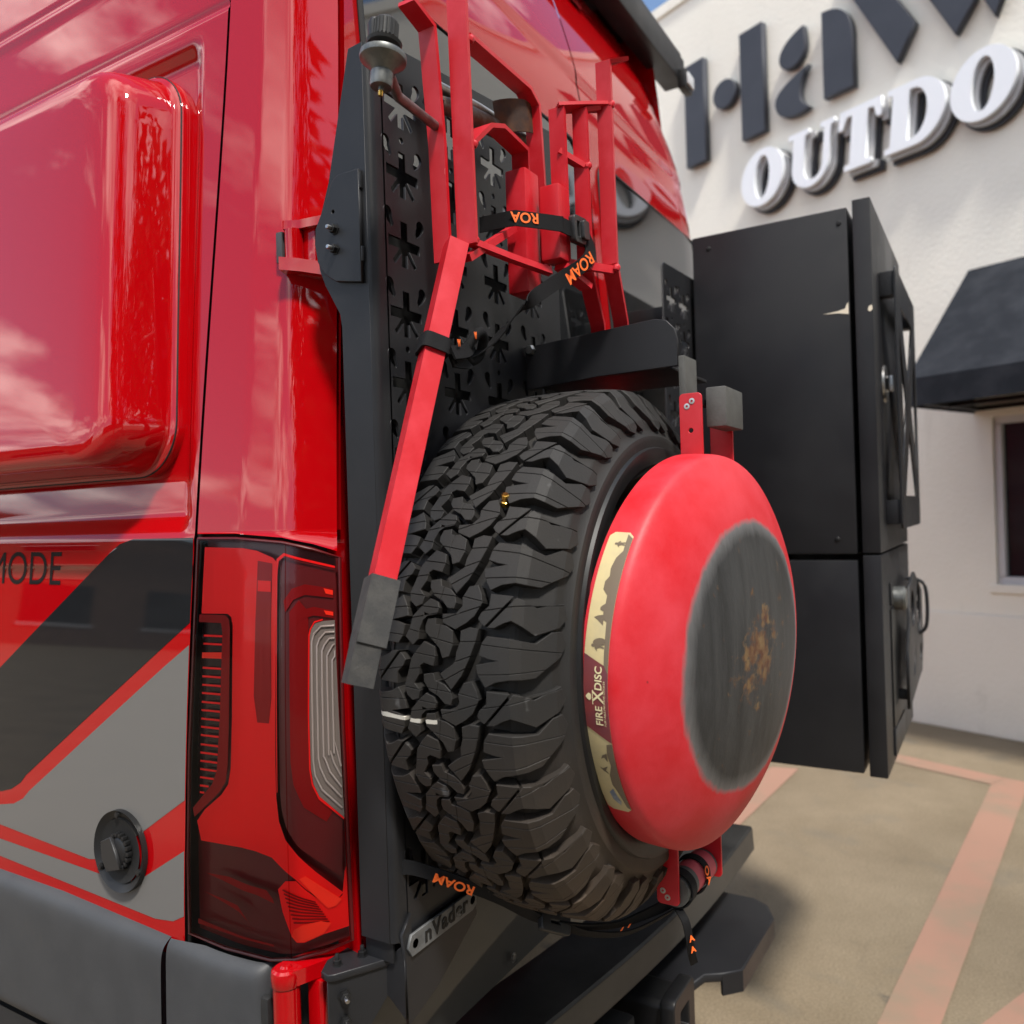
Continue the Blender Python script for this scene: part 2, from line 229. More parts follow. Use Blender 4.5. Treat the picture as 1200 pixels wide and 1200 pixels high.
# ------------------------------------------------------------------ helpers
BASE = {}
def link(name, me, m, parent=None, smooth=False, auto=None):
    o = bpy.data.objects.new(name, me); COL.objects.link(o)
    if m and not me.materials: me.materials.append(MATS[m])
    if smooth: me.polygons.foreach_set('use_smooth', [True]*len(me.polygons))
    if auto: me.set_sharp_from_angle(angle=R(auto))
    if parent:
        o.parent = parent; o.matrix_parent_inverse = Matrix.Translation(-BASE.get(parent.name, Vector()))
    return o
def empty(name, loc):
    o = bpy.data.objects.new(name, None); COL.objects.link(o); o.location = loc; BASE[o.name] = Vector(loc); o.empty_display_size = .1; return o
def tag(o, label, cat, group=None, kind=None):
    o['label'] = label
    if cat: o['category'] = cat
    if group: o['group'] = group
    if kind: o['kind'] = kind
    return o
def bmo(name, bm, m, parent=None, smooth=False, auto=None):
    me = bpy.data.meshes.new(name); bmesh.ops.recalc_face_normals(bm, faces=bm.faces); bm.to_mesh(me); bm.free(); return link(name, me, m, parent, smooth, auto)
def pyd(name, v, f, m, parent=None, smooth=False, auto=None):
    me = bpy.data.meshes.new(name); me.from_pydata([tuple(map(float, q)) for q in v], [], f); me.update(); return link(name, me, m, parent, smooth, auto)
def box(name, a, b, m, parent=None, bev=.002, seg=2, rot=None, taper=None):
    bm = bmesh.new(); bmesh.ops.create_cube(bm, size=1)
    a = Vector(a); b = Vector(b); c = (a+b)/2; s = b-a
    for v in bm.verts:
        v.co = Vector((v.co.x*s.x, v.co.y*s.y, v.co.z*s.z))
        if rot is not None: v.co = rot @ v.co
        v.co += c
    if bev: bmesh.ops.bevel(bm, geom=list(bm.edges), offset=min(bev, .45*min(abs(s.x), abs(s.y), abs(s.z))), segments=seg, affect='EDGES', profile=.6)
    return bmo(name, bm, m, parent, True, 40)
def bar(name, pts, wv, wd, th, m, parent=None, bev=.0012):
    """flat or square bar swept along a polyline, width along wv"""
    P = [Vector(p) for p in pts]; wv = Vector(wv).normalized(); bm = bmesh.new(); rings = []
    for i, p in enumerate(P):
        d0 = (P[i]-P[i-1]).normalized() if i > 0 else (P[1]-P[0]).normalized()
        d1 = (P[i+1]-P[i]).normalized() if i < len(P)-1 else d0
        n0 = wv.cross(d0).normalized(); n1 = wv.cross(d1).normalized(); n = (n0+n1)
        n = n.normalized() if n.length > 1e-6 else n0
        k = 1/max(.35, n.dot(n0)); w0 = wv - wv.dot(n)*n; w0.normalize()
        rings.append([bm.verts.new(p + w0*sw*wd/2 + n*k*sn*th/2) for sw, sn in ((-1, -1), (1, -1), (1, 1), (-1, 1))])
    for a, b in zip(rings, rings[1:]):
        for k in range(4): bm.faces.new((a[k], a[(k+1) % 4], b[(k+1) % 4], b[k]))
    bm.faces.new(rings[0]); bm.faces.new(rings[-1][::-1])
    if bev:
        ed = [e for e in bm.edges if len(e.link_faces) == 2 and e.calc_face_angle(0) > .6]
        bmesh.ops.bevel(bm, geom=ed, offset=bev, segments=2, affect='EDGES', profile=.6)
    return bmo(name, bm, m, parent, True, 35)
def smooth_path(pts, n=8):
    P = [Vector(p) for p in pts]; out = []
    for i in range(len(P)-1):
        p0 = P[max(0, i-1)]; p1 = P[i]; p2 = P[i+1]; p3 = P[min(len(P)-1, i+2)]
        for k in range(n):
            t = k/n; out.append(.5*((2*p1)+(p2-p0)*t+(2*p0-5*p1+4*p2-p3)*t*t+(3*p1-p0-3*p2+p3)*t**3))
    out.append(P[-1]); return out
def tube(name, pts, r, m, parent=None, seg=14, cap=True):
    P = [Vector(p) for p in pts]; bm = bmesh.new(); rings = []; ref = Vector((0, 0, 1))
    rr = r if isinstance(r, (list, tuple)) else [r]*len(P)
    for i, p in enumerate(P):
        d = (P[min(i+1, len(P)-1)]-P[max(i-1, 0)]).normalized()
        if abs(d.dot(ref)) > .95: ref = Vector((1, 0, 0))
        u = d.cross(ref).normalized(); v = d.cross(u).normalized(); ref = -u.cross(d) if False else ref
        rings.append([bm.verts.new(p + (u*math.cos(a)+v*math.sin(a))*rr[i]) for a in [2*math.pi*k/seg for k in range(seg)]])
    for a, b in zip(rings, rings[1:]):
        for k in range(seg): bm.faces.new((a[k], a[(k+1) % seg], b[(k+1) % seg], b[k]))
    if cap: bm.faces.new(rings[0]); bm.faces.new(rings[-1][::-1])
    return bmo(name, bm, m, parent, True, 40)
def lathe(name, prof, origin, axis, m, parent=None, seg=48, auto=35, wob=0):
    """prof: (radius, height along axis)"""
    ax = Vector(axis).normalized(); q = ax.to_track_quat('Z', 'Y'); bm = bmesh.new(); rings = []; o = Vector(origin)
    for r, h in prof:
        if r < 1e-5: rings.append([bm.verts.new(o + ax*h)])
        else: rings.append([bm.verts.new(o + q @ Vector((r*math.cos(2*math.pi*k/seg), r*math.sin(2*math.pi*k/seg), h))) for k in range(seg)])
    for a, b in zip(rings, rings[1:]):
        for k in range(seg):
            k2 = (k+1) % seg
            if len(a) == 1 and len(b) == 1: continue
            if len(a) == 1: bm.faces.new((a[0], b[k], b[k2]))
            elif len(b) == 1: bm.faces.new((a[k], a[k2], b[0]))
            else: bm.faces.new((a[k], a[k2], b[k2], b[k]))
    return bmo(name, bm, m, parent, True, auto)
def bolt(name, p, axis, r, h, m, parent, stud=None):
    """hexagon nut with a threaded stud"""
    prof = [(0, 0), (r*1.35, 0), (r*1.35, h*.2), (r, h*.2), (r, h*.95), (r*.85, h), (0, h)]
    o = lathe(name, prof, p, axis, m, parent, 6 if stud else 16, 25)
    if stud:
        q = Vector(p)+Vector(axis).normalized()*h
        lathe('stud', [(0, -.001), (r*.5, -.001), (r*.5, h*.8), (r*.38, h*.95), (0, h*.95)], q, axis, stud, o, 14, 35)
    return o
def curve_mesh(loops, thick, bev=0, offset=0):
    cu = bpy.data.curves.new('tmp', 'CURVE'); cu.dimensions = '2D'; cu.fill_mode = 'BOTH'; cu.extrude = thick/2; cu.bevel_depth = bev; cu.bevel_resolution = 1; cu.offset = offset
    for lp in loops:
        s = cu.splines.new('POLY'); s.points.add(len(lp)-1); s.use_cyclic_u = True
        for i, (x, y) in enumerate(lp): s.points[i].co = (x, y, 0, 1)
    return conv(cu)
def conv(cu):
    o = bpy.data.objects.new('tmp', cu); COL.objects.link(o); dg = bpy.context.evaluated_depsgraph_get()
    me = bpy.data.meshes.new_from_object(o.evaluated_get(dg)); bpy.data.objects.remove(o); bpy.data.curves.remove(cu); me.materials.clear(); return me
def text_mesh(s, size, thick=0, align='LEFT', shear=0, xs=1, sp=1, offset=0):
    cu = bpy.data.curves.new('tmp', 'FONT'); cu.body = s; cu.size = size; cu.extrude = thick/2; cu.align_x = align; cu.shear = shear; cu.space_character = sp; cu.offset = offset
    me = conv(cu)
    if xs != 1: me.transform(Matrix.Diagonal((xs, 1, 1, 1)))
    return me
def frame(o, x, y):
    x = Vector(x).normalized(); y = Vector(y); y = (y - y.dot(x)*x).normalized(); z = x.cross(y)
    m = Matrix((x, y, z)).transposed().to_4x4(); m.translation = Vector(o); return m
def plate(name, loops, thick, fr, m, parent=None, bev=0, offset=0):
    me = curve_mesh(loops, thick, bev, offset); me.transform(fr); me.name = name; return link(name, me, m, parent, False)
def text(name, s, size, fr, m, parent=None, thick=.0005, **k):
    me = text_mesh(s, size, thick, **k); me.transform(fr); me.name = name; return link(name, me, m, parent)
def rrect(x0, x1, y0, y1, r, n=6):
    out = []
    for cx, cy, a0 in ((x1-r, y1-r, 0), (x0+r, y1-r, 90), (x0+r, y0+r, 180), (x1-r, y0+r, 270)):
        for k in range(n+1): a = R(a0+90*k/n); out.append((cx+r*math.cos(a), cy+r*math.sin(a)))
    return out
def circ(cx, cy, r, n=20, ry=None): return [(cx+r*math.cos(2*math.pi*k/n), cy+(ry or r)*math.sin(2*math.pi*k/n)) for k in range(n)]
def patch(name, poly, fn, m, parent=None, da=.02, db=.02, out=None):
    """a 2D outline cut along a fine grid and laid on a curved surface"""
    bm = bmesh.new(); vs = [bm.verts.new((a, b, 0)) for a, b in poly]; bm.faces.new(vs)
    return patch_bm(name, bm, fn, m, parent, da, db, out)
def patch_bm(name, bm, fn, m, parent, da, db, out=None):
    xs = [v.co.x for v in bm.verts]; ys = [v.co.y for v in bm.verts]
    for d, lo, hi, n in ((da, min(xs), max(xs), Vector((1, 0, 0))), (db, min(ys), max(ys), Vector((0, 1, 0)))):
        k = math.ceil(lo/d)*d
        while k < hi:
            bmesh.ops.bisect_plane(bm, geom=bm.verts[:]+bm.edges[:]+bm.faces[:], dist=1e-7, plane_co=n*k, plane_no=n); k += d
    bmesh.ops.triangulate(bm, faces=[f for f in bm.faces if len(f.verts) > 4])
    for v in bm.verts: v.co = Vector(fn(v.co.x, v.co.y))
    bmesh.ops.dissolve_degenerate(bm, dist=1e-6, edges=bm.edges[:])
    bm.normal_update()
    if out is not None:
        o_ = Vector(out); fl_ = [f for f in bm.faces if f.normal.dot(o_) < 0]
        if fl_: bmesh.ops.reverse_faces(bm, faces=fl_)
        me = bpy.data.meshes.new(name); bm.to_mesh(me); bm.free(); return link(name, me, m, parent, True)
    return bmo(name, bm, m, parent, True)
def grid(name, A, B, fn, m, parent=None, flip=False):
    v = [fn(a, b) for b in B for a in A]; n = len(A); f = []
    for j in range(len(B)-1):
        for i in range(n-1):
            q = (j*n+i, j*n+i+1, (j+1)*n+i+1, (j+1)*n+i); f.append(q[::-1] if flip else q)
    return pyd(name, v, f, m, parent, True)
def ribbon(name, pts, wdir, wd, m, parent=None, th=.0018, n=6):
    P = smooth_path(pts, n); W = [Vector(q) for q in wdir] if isinstance(wdir, list) else [Vector(wdir)]*len(pts)
    Wf = []
    for i in range(len(pts)-1):
        for k in range(n): Wf.append(W[i].lerp(W[i+1], k/n))
    Wf.append(W[-1]); bm = bmesh.new(); rings = []
    for i, p in enumerate(P):
        d = (P[min(i+1, len(P)-1)]-P[max(i-1, 0)]).normalized(); wv = Wf[i]-Wf[i].dot(d)*d; wv.normalize(); nn = d.cross(wv)
        rings.append([bm.verts.new(p+wv*a*wd/2+nn*b*th/2) for a, b in ((-1, -1), (1, -1), (1, 1), (-1, 1))])
    for a, b in zip(rings, rings[1:]):
        for k in range(4): bm.faces.new((a[k], a[(k+1) % 4], b[(k+1) % 4], b[k]))
    bm.faces.new(rings[0]); bm.faces.new(rings[-1][::-1])
    return bmo(name, bm, m, parent, True, 40)

# ------------------------------------------------------------------ ground and painted lines
g = pyd('ground', [(-900, -900, 0), (900, -900, 0), (900, 900, 0), (-900, 900, 0)], [(0, 1, 2, 3)], 'concrete'); g['kind'] = 'structure'
def stripe(pts): 
    o = pyd('painted_line', [(x, y, .004) for x, y in pts], [tuple(range(len(pts)))], 'line_paint'); o['kind'] = 'structure'
    return o
stripe([(4.735, .075), (4.725, -.075), (2.50, .175), (1.2, .32), (1.2, .475), (2.425, .325)])
stripe([(5.55, 1.62), (5.41, 1.66), (4.735, .076), (4.875, .02)]); stripe([(4.874, .018), (4.734, .074), (4.726, -.076), (4.30, -1.2), (4.45, -1.25)])
stripe([(4.60, .975), (4.57, 1.115), (3.0, 1.23), (1.2, 1.38), (1.2, 1.23), (3.0, 1.09)])
stripe([(2.50, .10), (2.85, -.06), (3.6, -.55), (3.5, -.72), (2.70, -.20), (2.0, .18), (2.0, .30)])

# ------------------------------------------------------------------ shop building
WP = Vector((5.927, .525, 0)); wdv = Vector((.39555, .91845, 0)); wnv = Vector((-.91845, .39555, 0))
def W(s, o, z): return WP + wdv*s + wnv*o + Vector((0, 0, z))
def wbox(name, s0, s1, o0, o1, z0, z1, m, parent, bev=0):
    bm = bmesh.new(); vs = [bm.verts.new(W(s, o, z)) for s in (s0, s1) for o in (o0, o1) for z in (z0, z1)]
    for f in ((0, 1, 3, 2), (4, 6, 7, 5), (0, 4, 5, 1), (2, 3, 7, 6), (0, 2, 6, 4), (1, 5, 7, 3)): bm.faces.new([vs[i] for i in f])
    if bev: bmesh.ops.bevel(bm, geom=list(bm.edges), offset=bev, segments=2, affect='EDGES')
    return bmo(name, bm, m, parent, bool(bev), 40)
shop = tag(empty('shop_building', W(0, 0, 0)), 'cream stucco shop building with dark lettering high on its wall', 'building')
# wall with window openings: built as blocks round the openings, butted end to end
WIN = [(-1.95, -.545, .93, 1.90), (-6.2, -3.2, .0, 2.2)]
def wall_strip(s0, s1): 
    wbox('wall', s0, s1, -.3, 0, .735, 5.60, 'wall', shop)
wbox('wall', -.54, 9.0, -.3, 0, .735, 5.60, 'wall', shop)
wbox('wall', -12.0, -1.95, -.3, 0, .735, 5.60, 'wall', shop)
wbox('wall', -1.95, -.54, -.3, 0, .735, .92, 'wall', shop)
wbox('wall', -1.95, -.54, -.3, 0, 1.925, 5.60, 'wall', shop)
wbox('base_wall', -12.0, 9.0, -.3, .018, 0, .733, 'wall_low', shop, .006)
wbox('ledge', -1.99, -.50, 0, .016, .868, .918, 'wall', shop, .004)
wbox('coping', -12.05, 9.05, -.33, .02, 5.602, 5.705, 'wall', shop, .01)
wbox('roof', -12, 9, -9, -.3, 5.3, 5.5, 'roof_tile', shop)
wi = wbox('window', -1.93, -.56, -.10, -.055, .94, 1.905, 'pane', shop)
wbox('frame', -1.95, -.54, -.11, -.02, .92, .965, 'alu', wi, .004); wbox('frame', -1.95, -.54, -.11, -.02, 1.88, 1.925, 'alu', wi, .004)
for s in (-.54, -1.905): wbox('frame', s-.045, s, -.11, -.018, .966, 1.879, 'alu', wi, .004)
wbox('mullion', -1.26, -1.22, -.11, -.03, .966, 1.879, 'alu', wi, .004)
for k, (s, w_) in enumerate([(-4.0, 1.2), (-6.6, 1.2), (-9.2, 1.2)]):
    wi = wbox('window', s-w_, s, .002, .03, .95, 1.9, 'pane', shop); wbox('frame', s-w_-.05, s+.05, .001, .05, .89, .949, 'alu', wi); wbox('frame', s-w_-.05, s+.05, .001, .05, 1.901, 1.96, 'alu', wi)
# awning
aw = tag(empty('awning', W(-.44, .4, 1.95)), 'black fabric awning over the shop window', 'awning')
def awn(name, pts, m):
    bm = bmesh.new(); vs = [bm.verts.new(W(*p)) for p in pts[0]] ; 
    for f in pts[1]: bm.faces.new([vs[i] for i in f])
    return bmo(name, bm, m, aw)
S0, S1 = -.436, -2.5
awn('canopy', ([(S0, .004, 2.83), (S1, .004, 2.83), (S1, .765, 2.108), (S0, .765, 2.108), (S0, .004, 2.815), (S1, .004, 2.815), (S1, .75, 2.10), (S0, .75, 2.10)], [(0, 1, 2, 3), (4, 7, 6, 5), (0, 3, 7, 4), (1, 5, 6, 2), (0, 4, 5, 1), (3, 2, 6, 7)]), 'awning')
wbox('valance', S1, S0, .757, .771, 1.955, 2.104, 'awning', aw)
for s in (S0, S1): 
    e = .012 if s == S0 else -.012
    awn('side_panel', ([(s, .004, 2.81), (s, .756, 2.10), (s, .756, 1.955), (s, .004, 1.955), (s-e, .004, 2.81), (s-e, .756, 2.10), (s-e, .756, 1.955), (s-e, .004, 1.955)], [(0, 1, 2, 3), (4, 7, 6, 5), (0, 4, 5, 1), (1, 5, 6, 2), (2, 6, 7, 3), (3, 7, 4, 0)]), 'awning')
for o in (.03, .40, .74): wbox('frame_bar', S1+.02, S0-.02, o-.012, o+.012, 1.965, 1.99, 'black_metal', aw)
for s in np.linspace(S0-.05, S1+.05, 4): wbox('frame_bar', s-.012, s+.012, .045, .72, 1.966, 1.989, 'black_metal', aw)

# sign letters; sign plane: x runs along -wdv (reading direction), y is up
def sfr(o): return frame(W(0, o, 0), -wdv, (0, 0, 1))
sg = tag(empty('wall_sign', W(1.2, 0, 4.2)), 'big dark grey stencil letters on the cream wall above the white ones', 'sign')
def flip(lp): return [(-s, z) for s, z in lp]
def big(loops): plate('letter', [flip(l) for l in loops], .05, sfr(.045), 'letter_grey', sg, .004)
big([[(1.70, 4.21), (1.505, 4.21), (1.505, 5.02), (1.70, 5.02)]]); big([circ(1.305, 4.645, .105, 32)])
big([[(1.145, 4.22), (.945, 4.22), (.945, 5.02), (1.145, 5.02)]])
def bez(p, n=10):
    out = []
    for seg in p:
        if len(seg) == 1: out.append(seg[0]); continue
        a, b, c, d = [np.array(q) for q in seg]
        for k in range(n): t = k/n; out.append(tuple((1-t)**3*a+3*(1-t)**2*t*b+3*(1-t)*t*t*c+t**3*d))
    return out
big([bez([((.60, 4.82), (.70, 4.80), (.80, 4.74), (.80, 4.66)), ((.80, 4.66), (.80, 4.58), (.70, 4.54), (.63, 4.60)), ((.63, 4.60), (.57, 4.66), (.60, 4.74), (.60, 4.82))])])
big([bez([((.58, 4.53), (.66, 4.50), (.85, 4.46), (.845, 4.36)), ((.845, 4.36), (.84, 4.22), (.66, 4.20), (.575, 4.24)), ((.575, 4.24), (.67, 4.30), (.67, 4.42), (.58, 4.53))])])
big([bez([((.45, 4.24),), ((.45, 4.83), (.34, 4.83), (.235, 4.76), (.235, 4.60)), ((.235, 4.60),), ((.235, 4.24),)])])
big([[(.325, 5.02), (.125, 5.02), (-.189, 4.448), (-.071, 4.255)]]); big([[(-.045, 5.02), (-.245, 5.02), (-.559, 4.42), (-.435, 4.255)]]); big([[(-.80, 5.02), (-1.0, 5.02), (-.66, 4.255), (-.585, 4.42)]])
so_ = tag(empty('wall_sign', W(.5, 0, 3.65)), 'row of white serif letters with black shadow backing reading OUTDOORS', 'sign')
def ell(cx, cy, a, b, sl=0, n=40): return [(cx+a*math.cos(2*math.pi*k/n)+sl*b*math.sin(2*math.pi*k/n), cy+b*math.sin(2*math.pi*k/n)) for k in range(n)]
SL = .10
def slant(l): return [(x+SL*(y-.2), y) for x, y in l]
def arcp(cx, cy, a, b, a0, a1, n=16): return [(cx+a*math.cos(R(a0+(a1-a0)*k/n)), cy+b*math.sin(R(a0+(a1-a0)*k/n))) for k in range(n+1)]
LET = {'O': [ell(.19, .2, .185, .205), ell(.19, .2, .065, .155)],
 'U': [[(0, .40), (.16, .40), (.16, .365), (.135, .36), (.135, .13)]+arcp(.21, .13, .075, .09, 180, 360, 12)+[(.285, .36), (.255, .365), (.255, .40), (.36, .40), (.36, .365), (.335, .36), (.335, .15)]+arcp(.188, .15, .147, .155, 0, -180, 16)+[(.041, .36), (0, .365)]],
 'T': [[(.07, 0), (.26, 0), (.26, .035), (.222, .04), (.222, .355), (.262, .35), (.285, .28), (.32, .28), (.31, .40), (.02, .40), (.01, .28), (.045, .28), (.068, .35), (.108, .355), (.108, .04), (.07, .035)]],
 'D': [[(0, 0), (.19, 0)]+arcp(.19, .2, .185, .2, -90, 90, 18)+[(0, .40), (0, .365), (.035, .36), (.035, .04), (0, .035)], [(.145, .045)]+arcp(.17, .2, .095, .155, -90, 90, 14)+[(.145, .355)]],
 'R': [[(0, 0), (.17, 0), (.17, .035), (.14, .04), (.14, .17), (.19, .16), (.24, .02), (.30, -.005), (.38, .01), (.38, .04), (.35, .045), (.28, .19)]+arcp(.21, .295, .135, .105, -50, 90, 12)+[(0, .40), (0, .365), (.035, .36), (.035, .04), (0, .035)], [(.14, .215)]+arcp(.18, .287, .06, .072, -90, 90, 10)+[(.14, .36)]],
 'S': [[(.01, .01), (.05, .01), (.065, .03)]+arcp(.17, .12, .15, .125, -100, 20, 12)+[(.25, .21), (.13, .27), (.115, .31)]+arcp(.175, .31, .06, .05, 180, 60, 8)+[(.245, .34), (.265, .28), (.30, .28), (.30, .40), (.265, .40), (.25, .385)]+arcp(.16, .285, .145, .125, 70, 200, 12)+[(.06, .20), (.18, .14), (.20, .10)]+arcp(.14, .09, .06, .05, 0, -130, 8)+[(.055, .08), (.045, .14), (.01, .14)]]}
x = -1.14
for ch in 'OUTDOORS':
    lw = {'O': .41, 'U': .385, 'T': .355, 'D': .40, 'R': .40, 'S': .33}[ch]
    loops = [[(px+x, py+3.665) for px, py in slant(l)] for l in LET[ch]]
    back = [[(px+.022, py-.022) for px, py in l] for l in loops]
    L_ = plate('letter', loops, .035, sfr(.10), 'letter_white', so_)
    plate('return_edge', back, .03, sfr(.062), 'letter_side', L_, 0, .004)
    plate('shadow_backing', [[(px+.012, py-.012) for px, py in l] for l in back], .03, sfr(.028), 'letter_dark', L_, 0, .014)
    x += lw

# ------------------------------------------------------------------ van
van = tag(empty('van', (1.82, 3.0, 0)), 'glossy red high-roof van with charcoal stripes seen at its rear corner', 'van')
PZ = np.array([.3, .6, .852, 1.077, 1.392, 1.566, 1.798, 2.066, 2.233]); PX = np.array([.752, .748, .752, .763, .787, .808, .835, .865, .884])
PC = np.polyfit(PZ, PX, 4)
def Xs(z):
    z0 = max(z, .62)
    return float(np.polyval(PC, min(z0, 2.25))) + (max(z-2.25, 0))*.125 + .42*max(z-2.45, 0)**2.6
def ss(a, b, t):
    t = min(1, max(0, (t-a)/(b-a))); return t*t*(3-2*t)
def side_x(y, z, off=0):
    x = Xs(z)
    # window stamping: a shallow recess with soft edges
    k = ss(1.030, 1.062, y-.06*(z-1.7))*ss(1.405, 1.440, z)*(1-ss(2.16, 2.20, z)); x += .016*k
    x += .004*math.exp(-((z-2.228)/.006)**2) - .005*math.exp(-((z-2.380)/.012)**2) + .004*math.exp(-((z-2.40)/.006)**2)
    x -= .0015*math.exp(-((z-1.40)/.006)**2)
    return x-off
def side_pt(y, z, off=0): return (side_x(y, z, off), y, z)
ZS = sorted(set([.81+.022*i for i in range(26)]+[1.36+.006*i for i in range(24)]+[1.50+.03*i for i in range(22)]+[2.14+.005*i for i in range(62)]+[2.45+.02*i for i in range(37)]))
YS = [1.005, 1.012]+[1.02+.005*i for i in range(16)]+[1.10+.03*i for i in range(40)]+[2.4+.2*i for i in range(24)]
grid('side_panel', YS, ZS, side_pt, 'red_paint', van)
grid('roof', [.999, 2.0, 3.0, 5.0, 7.0], [Xs(3.17), 1.4, 1.8, 2.3], lambda y, x: (x, y, 3.17+.02*math.sin((x-1.3)/1*math.pi)), 'red_paint', van, True)
# far side and front so that the van is a closed volume
grid('side_panel', [.95, 3, 7.0], [.6+.1*i for i in range(26)], lambda y, z: (3.63-Xs(z), y, z), 'red_paint', van, True)
grid('front_panel', [0, 1], [.6+.1*i for i in range(26)], lambda a, z: (Xs(z)*(1-a)+(3.63-Xs(z))*a, 7.0, z), 'red_paint', van, True)
grid('floor_pan', [.76, 2.85], [1.0, 7.0], lambda x, y: (x, y, .6), 'black_gap', van)
for yy in (1.75, 5.6):
    for xx, sgn in ((.86, -1), (2.75, 1)):
        wl = lathe('wheel', [(0, -.10), (.20, -.10), (.22, -.12), (.37, -.125), (.40, -.10), (.40, .10), (.37, .125), (.22, .12), (.20, .08), (.06, .05), (0, .05)], (xx, yy+1.2 if yy < 2 else yy, .40), (sgn, 0, 0), 'tyre_plain', van, 40)
def Yr(z): return .78+.062*(z-1.39)+(.33*(z-2.35)**1.6 if z > 2.35 else 0)
HG = np.linspace(0, 1, 101); HV = np.interp(HG, [0, .4, .68, .76, 1], [0, .085, .25, .37, 1])
ker = np.hanning(13); ker /= ker.sum(); HV = np.convolve(np.pad(HV, 6, mode='reflect', reflect_type='odd'), ker, 'valid')
def cor0(g, z):
    h = float(np.interp(g, HG, HV)) if 0 <= g <= 1 else (2.6*(g-1)+1 if g > 1 else 0)
    return Vector((Xs(z)+.063*h, 1.002+(Yr(z)-1.002)*g, z))
def cor(g, z, off=0):
    p = cor0(g, z)
    if off:
        a = cor0(min(1, g+.01), z)-cor0(max(0, g-.01), z); b = cor0(g, z+.01)-cor0(g, z-.01); p = p - a.cross(b).normalized()*off*(1 if a.cross(b).x > 0 else -1)
    return p
ZC = [1.409, 1.412, 1.42]+[1.44+.04*i for i in range(26)]+[2.5+.025*i for i in range(28)]
GC = [.012, .02]+[.04+.02*i for i in range(48)]
def lamp_top(g): return float(np.interp(g, [0, .35, .70, .86, 1], [1.409, 1.408, 1.401, 1.391, 1.378]))
cp = grid('corner_panel', GC, [1.36]+ZC, lambda g, z: cor(g, lamp_top(g) if z <= 1.41 else z), 'red_paint', van)
grid('edge_return', [0, .015], ZC, lambda d, z: cor(1, z)+Vector((d*.6, d*1.6, 0)), 'red_paint', cp)
grid('gap_filler', [-.10, 0, .2, .4, .6, .8, 1, 1.15], [.62+.1*i for i in range(26)], lambda g, z: cor(min(max(g, 0), 1), z)+Vector((.026, .03-.25*(g+.1 if g < 0 else 0)+(-.02 if g > 1 else 0), 0)), 'black_gap', van)
grid('gap_filler', [.955, 1.05], [.62+.1*i for i in range(26)], lambda y, z: (Xs(z)+.032, y, z), 'black_gap', van)
# vinyl graphics
def dec(name, poly, m, off=.0005): return patch(name, poly, lambda y, z: side_pt(y, z, off), m, van, .25, .02)
dec('charcoal_graphic', [(1.145, 1.4035), (1.006, 1.4035), (1.006, 1.282), (1.184, 1.164), (1.410, 1.014), (1.425, 1.000), (1.454, .985), (1.485, .977), (1.8, .977), (1.8, .985), (1.504, 1.184), (1.232, 1.364), (1.205, 1.382), (1.179, 1.396)], 'charcoal_vinyl')
dec('grey_graphic', [(1.006, 1.250), (1.058, 1.217), (1.400, .989), (1.418, .974), (1.445, .962), (1.49, .954), (1.8, .954), (1.8, .938), (1.489, .921), (1.231, .909), (1.201, .914), (1.10, .972), (1.006, 1.032)], 'grey_vinyl')
dec('grey_graphic', [(1.006, .961), (1.093, .909), (1.12, .896), (1.17, .891), (1.488, .897), (1.8, .912), (1.8, .885), (1.487, .868), (1.070, .853), (1.03, .858), (1.006, .870)], 'grey_vinyl')
me = text_mesh('MODE', .079, 0, 'RIGHT', sp=1.02); bm = bmesh.new(); bm.from_mesh(me)
patch_bm('lettering', bm, lambda a, b: side_pt(1.331-a, 1.331+b, .0007), 'charcoal_vinyl', van, 10, .02)
# lower cladding and bumper corner
def clad(y, z):
    t = max(0, .846-.012*min(1, max(0, (1.3-y)/.3))-z); o = .018*(1-math.exp(-t/.008)) - .03*ss(.0, .05, .645-z)*1.6
    return (Xs(z)-o, y, min(z, .846-.012*min(1, max(0, (1.3-y)/.3))))
grid('side_cladding', [1.034, 1.04, 1.06, 1.1, 1.2, 1.3, 1.5, 1.7, 2.2, 3, 5, 7], [.50+.01*i for i in range(27)]+[.775+.004*i for i in range(19)], clad, 'plastic', van)
def bump(g, z):
    top = float(np.interp(g, [0, .3, .6, .74, .8], [.842, .836, .834, .832, .826])); t = max(0, top-z); e = 1-math.exp(-t/.007); e2 = 1-math.exp(-max(0, .64-g)/.025)
    return cor(min(g, .64), min(z, top), .016*e*e2-.030*(1-e2)) + Vector((0, 0, 0))
grid('bumper_corner', [-.0, .01, .03]+[.06+.03*i for i in range(17)]+[.56, .58, .60, .61, .62, .63, .64], [.50+.01*i for i in range(27)]+[.775+.003*i for i in range(22)], lambda g, z: bump(g, z)+Vector((0, .024*(1-g) if g < .01 else (.020*(1-g)), 0)), 'plastic', van)
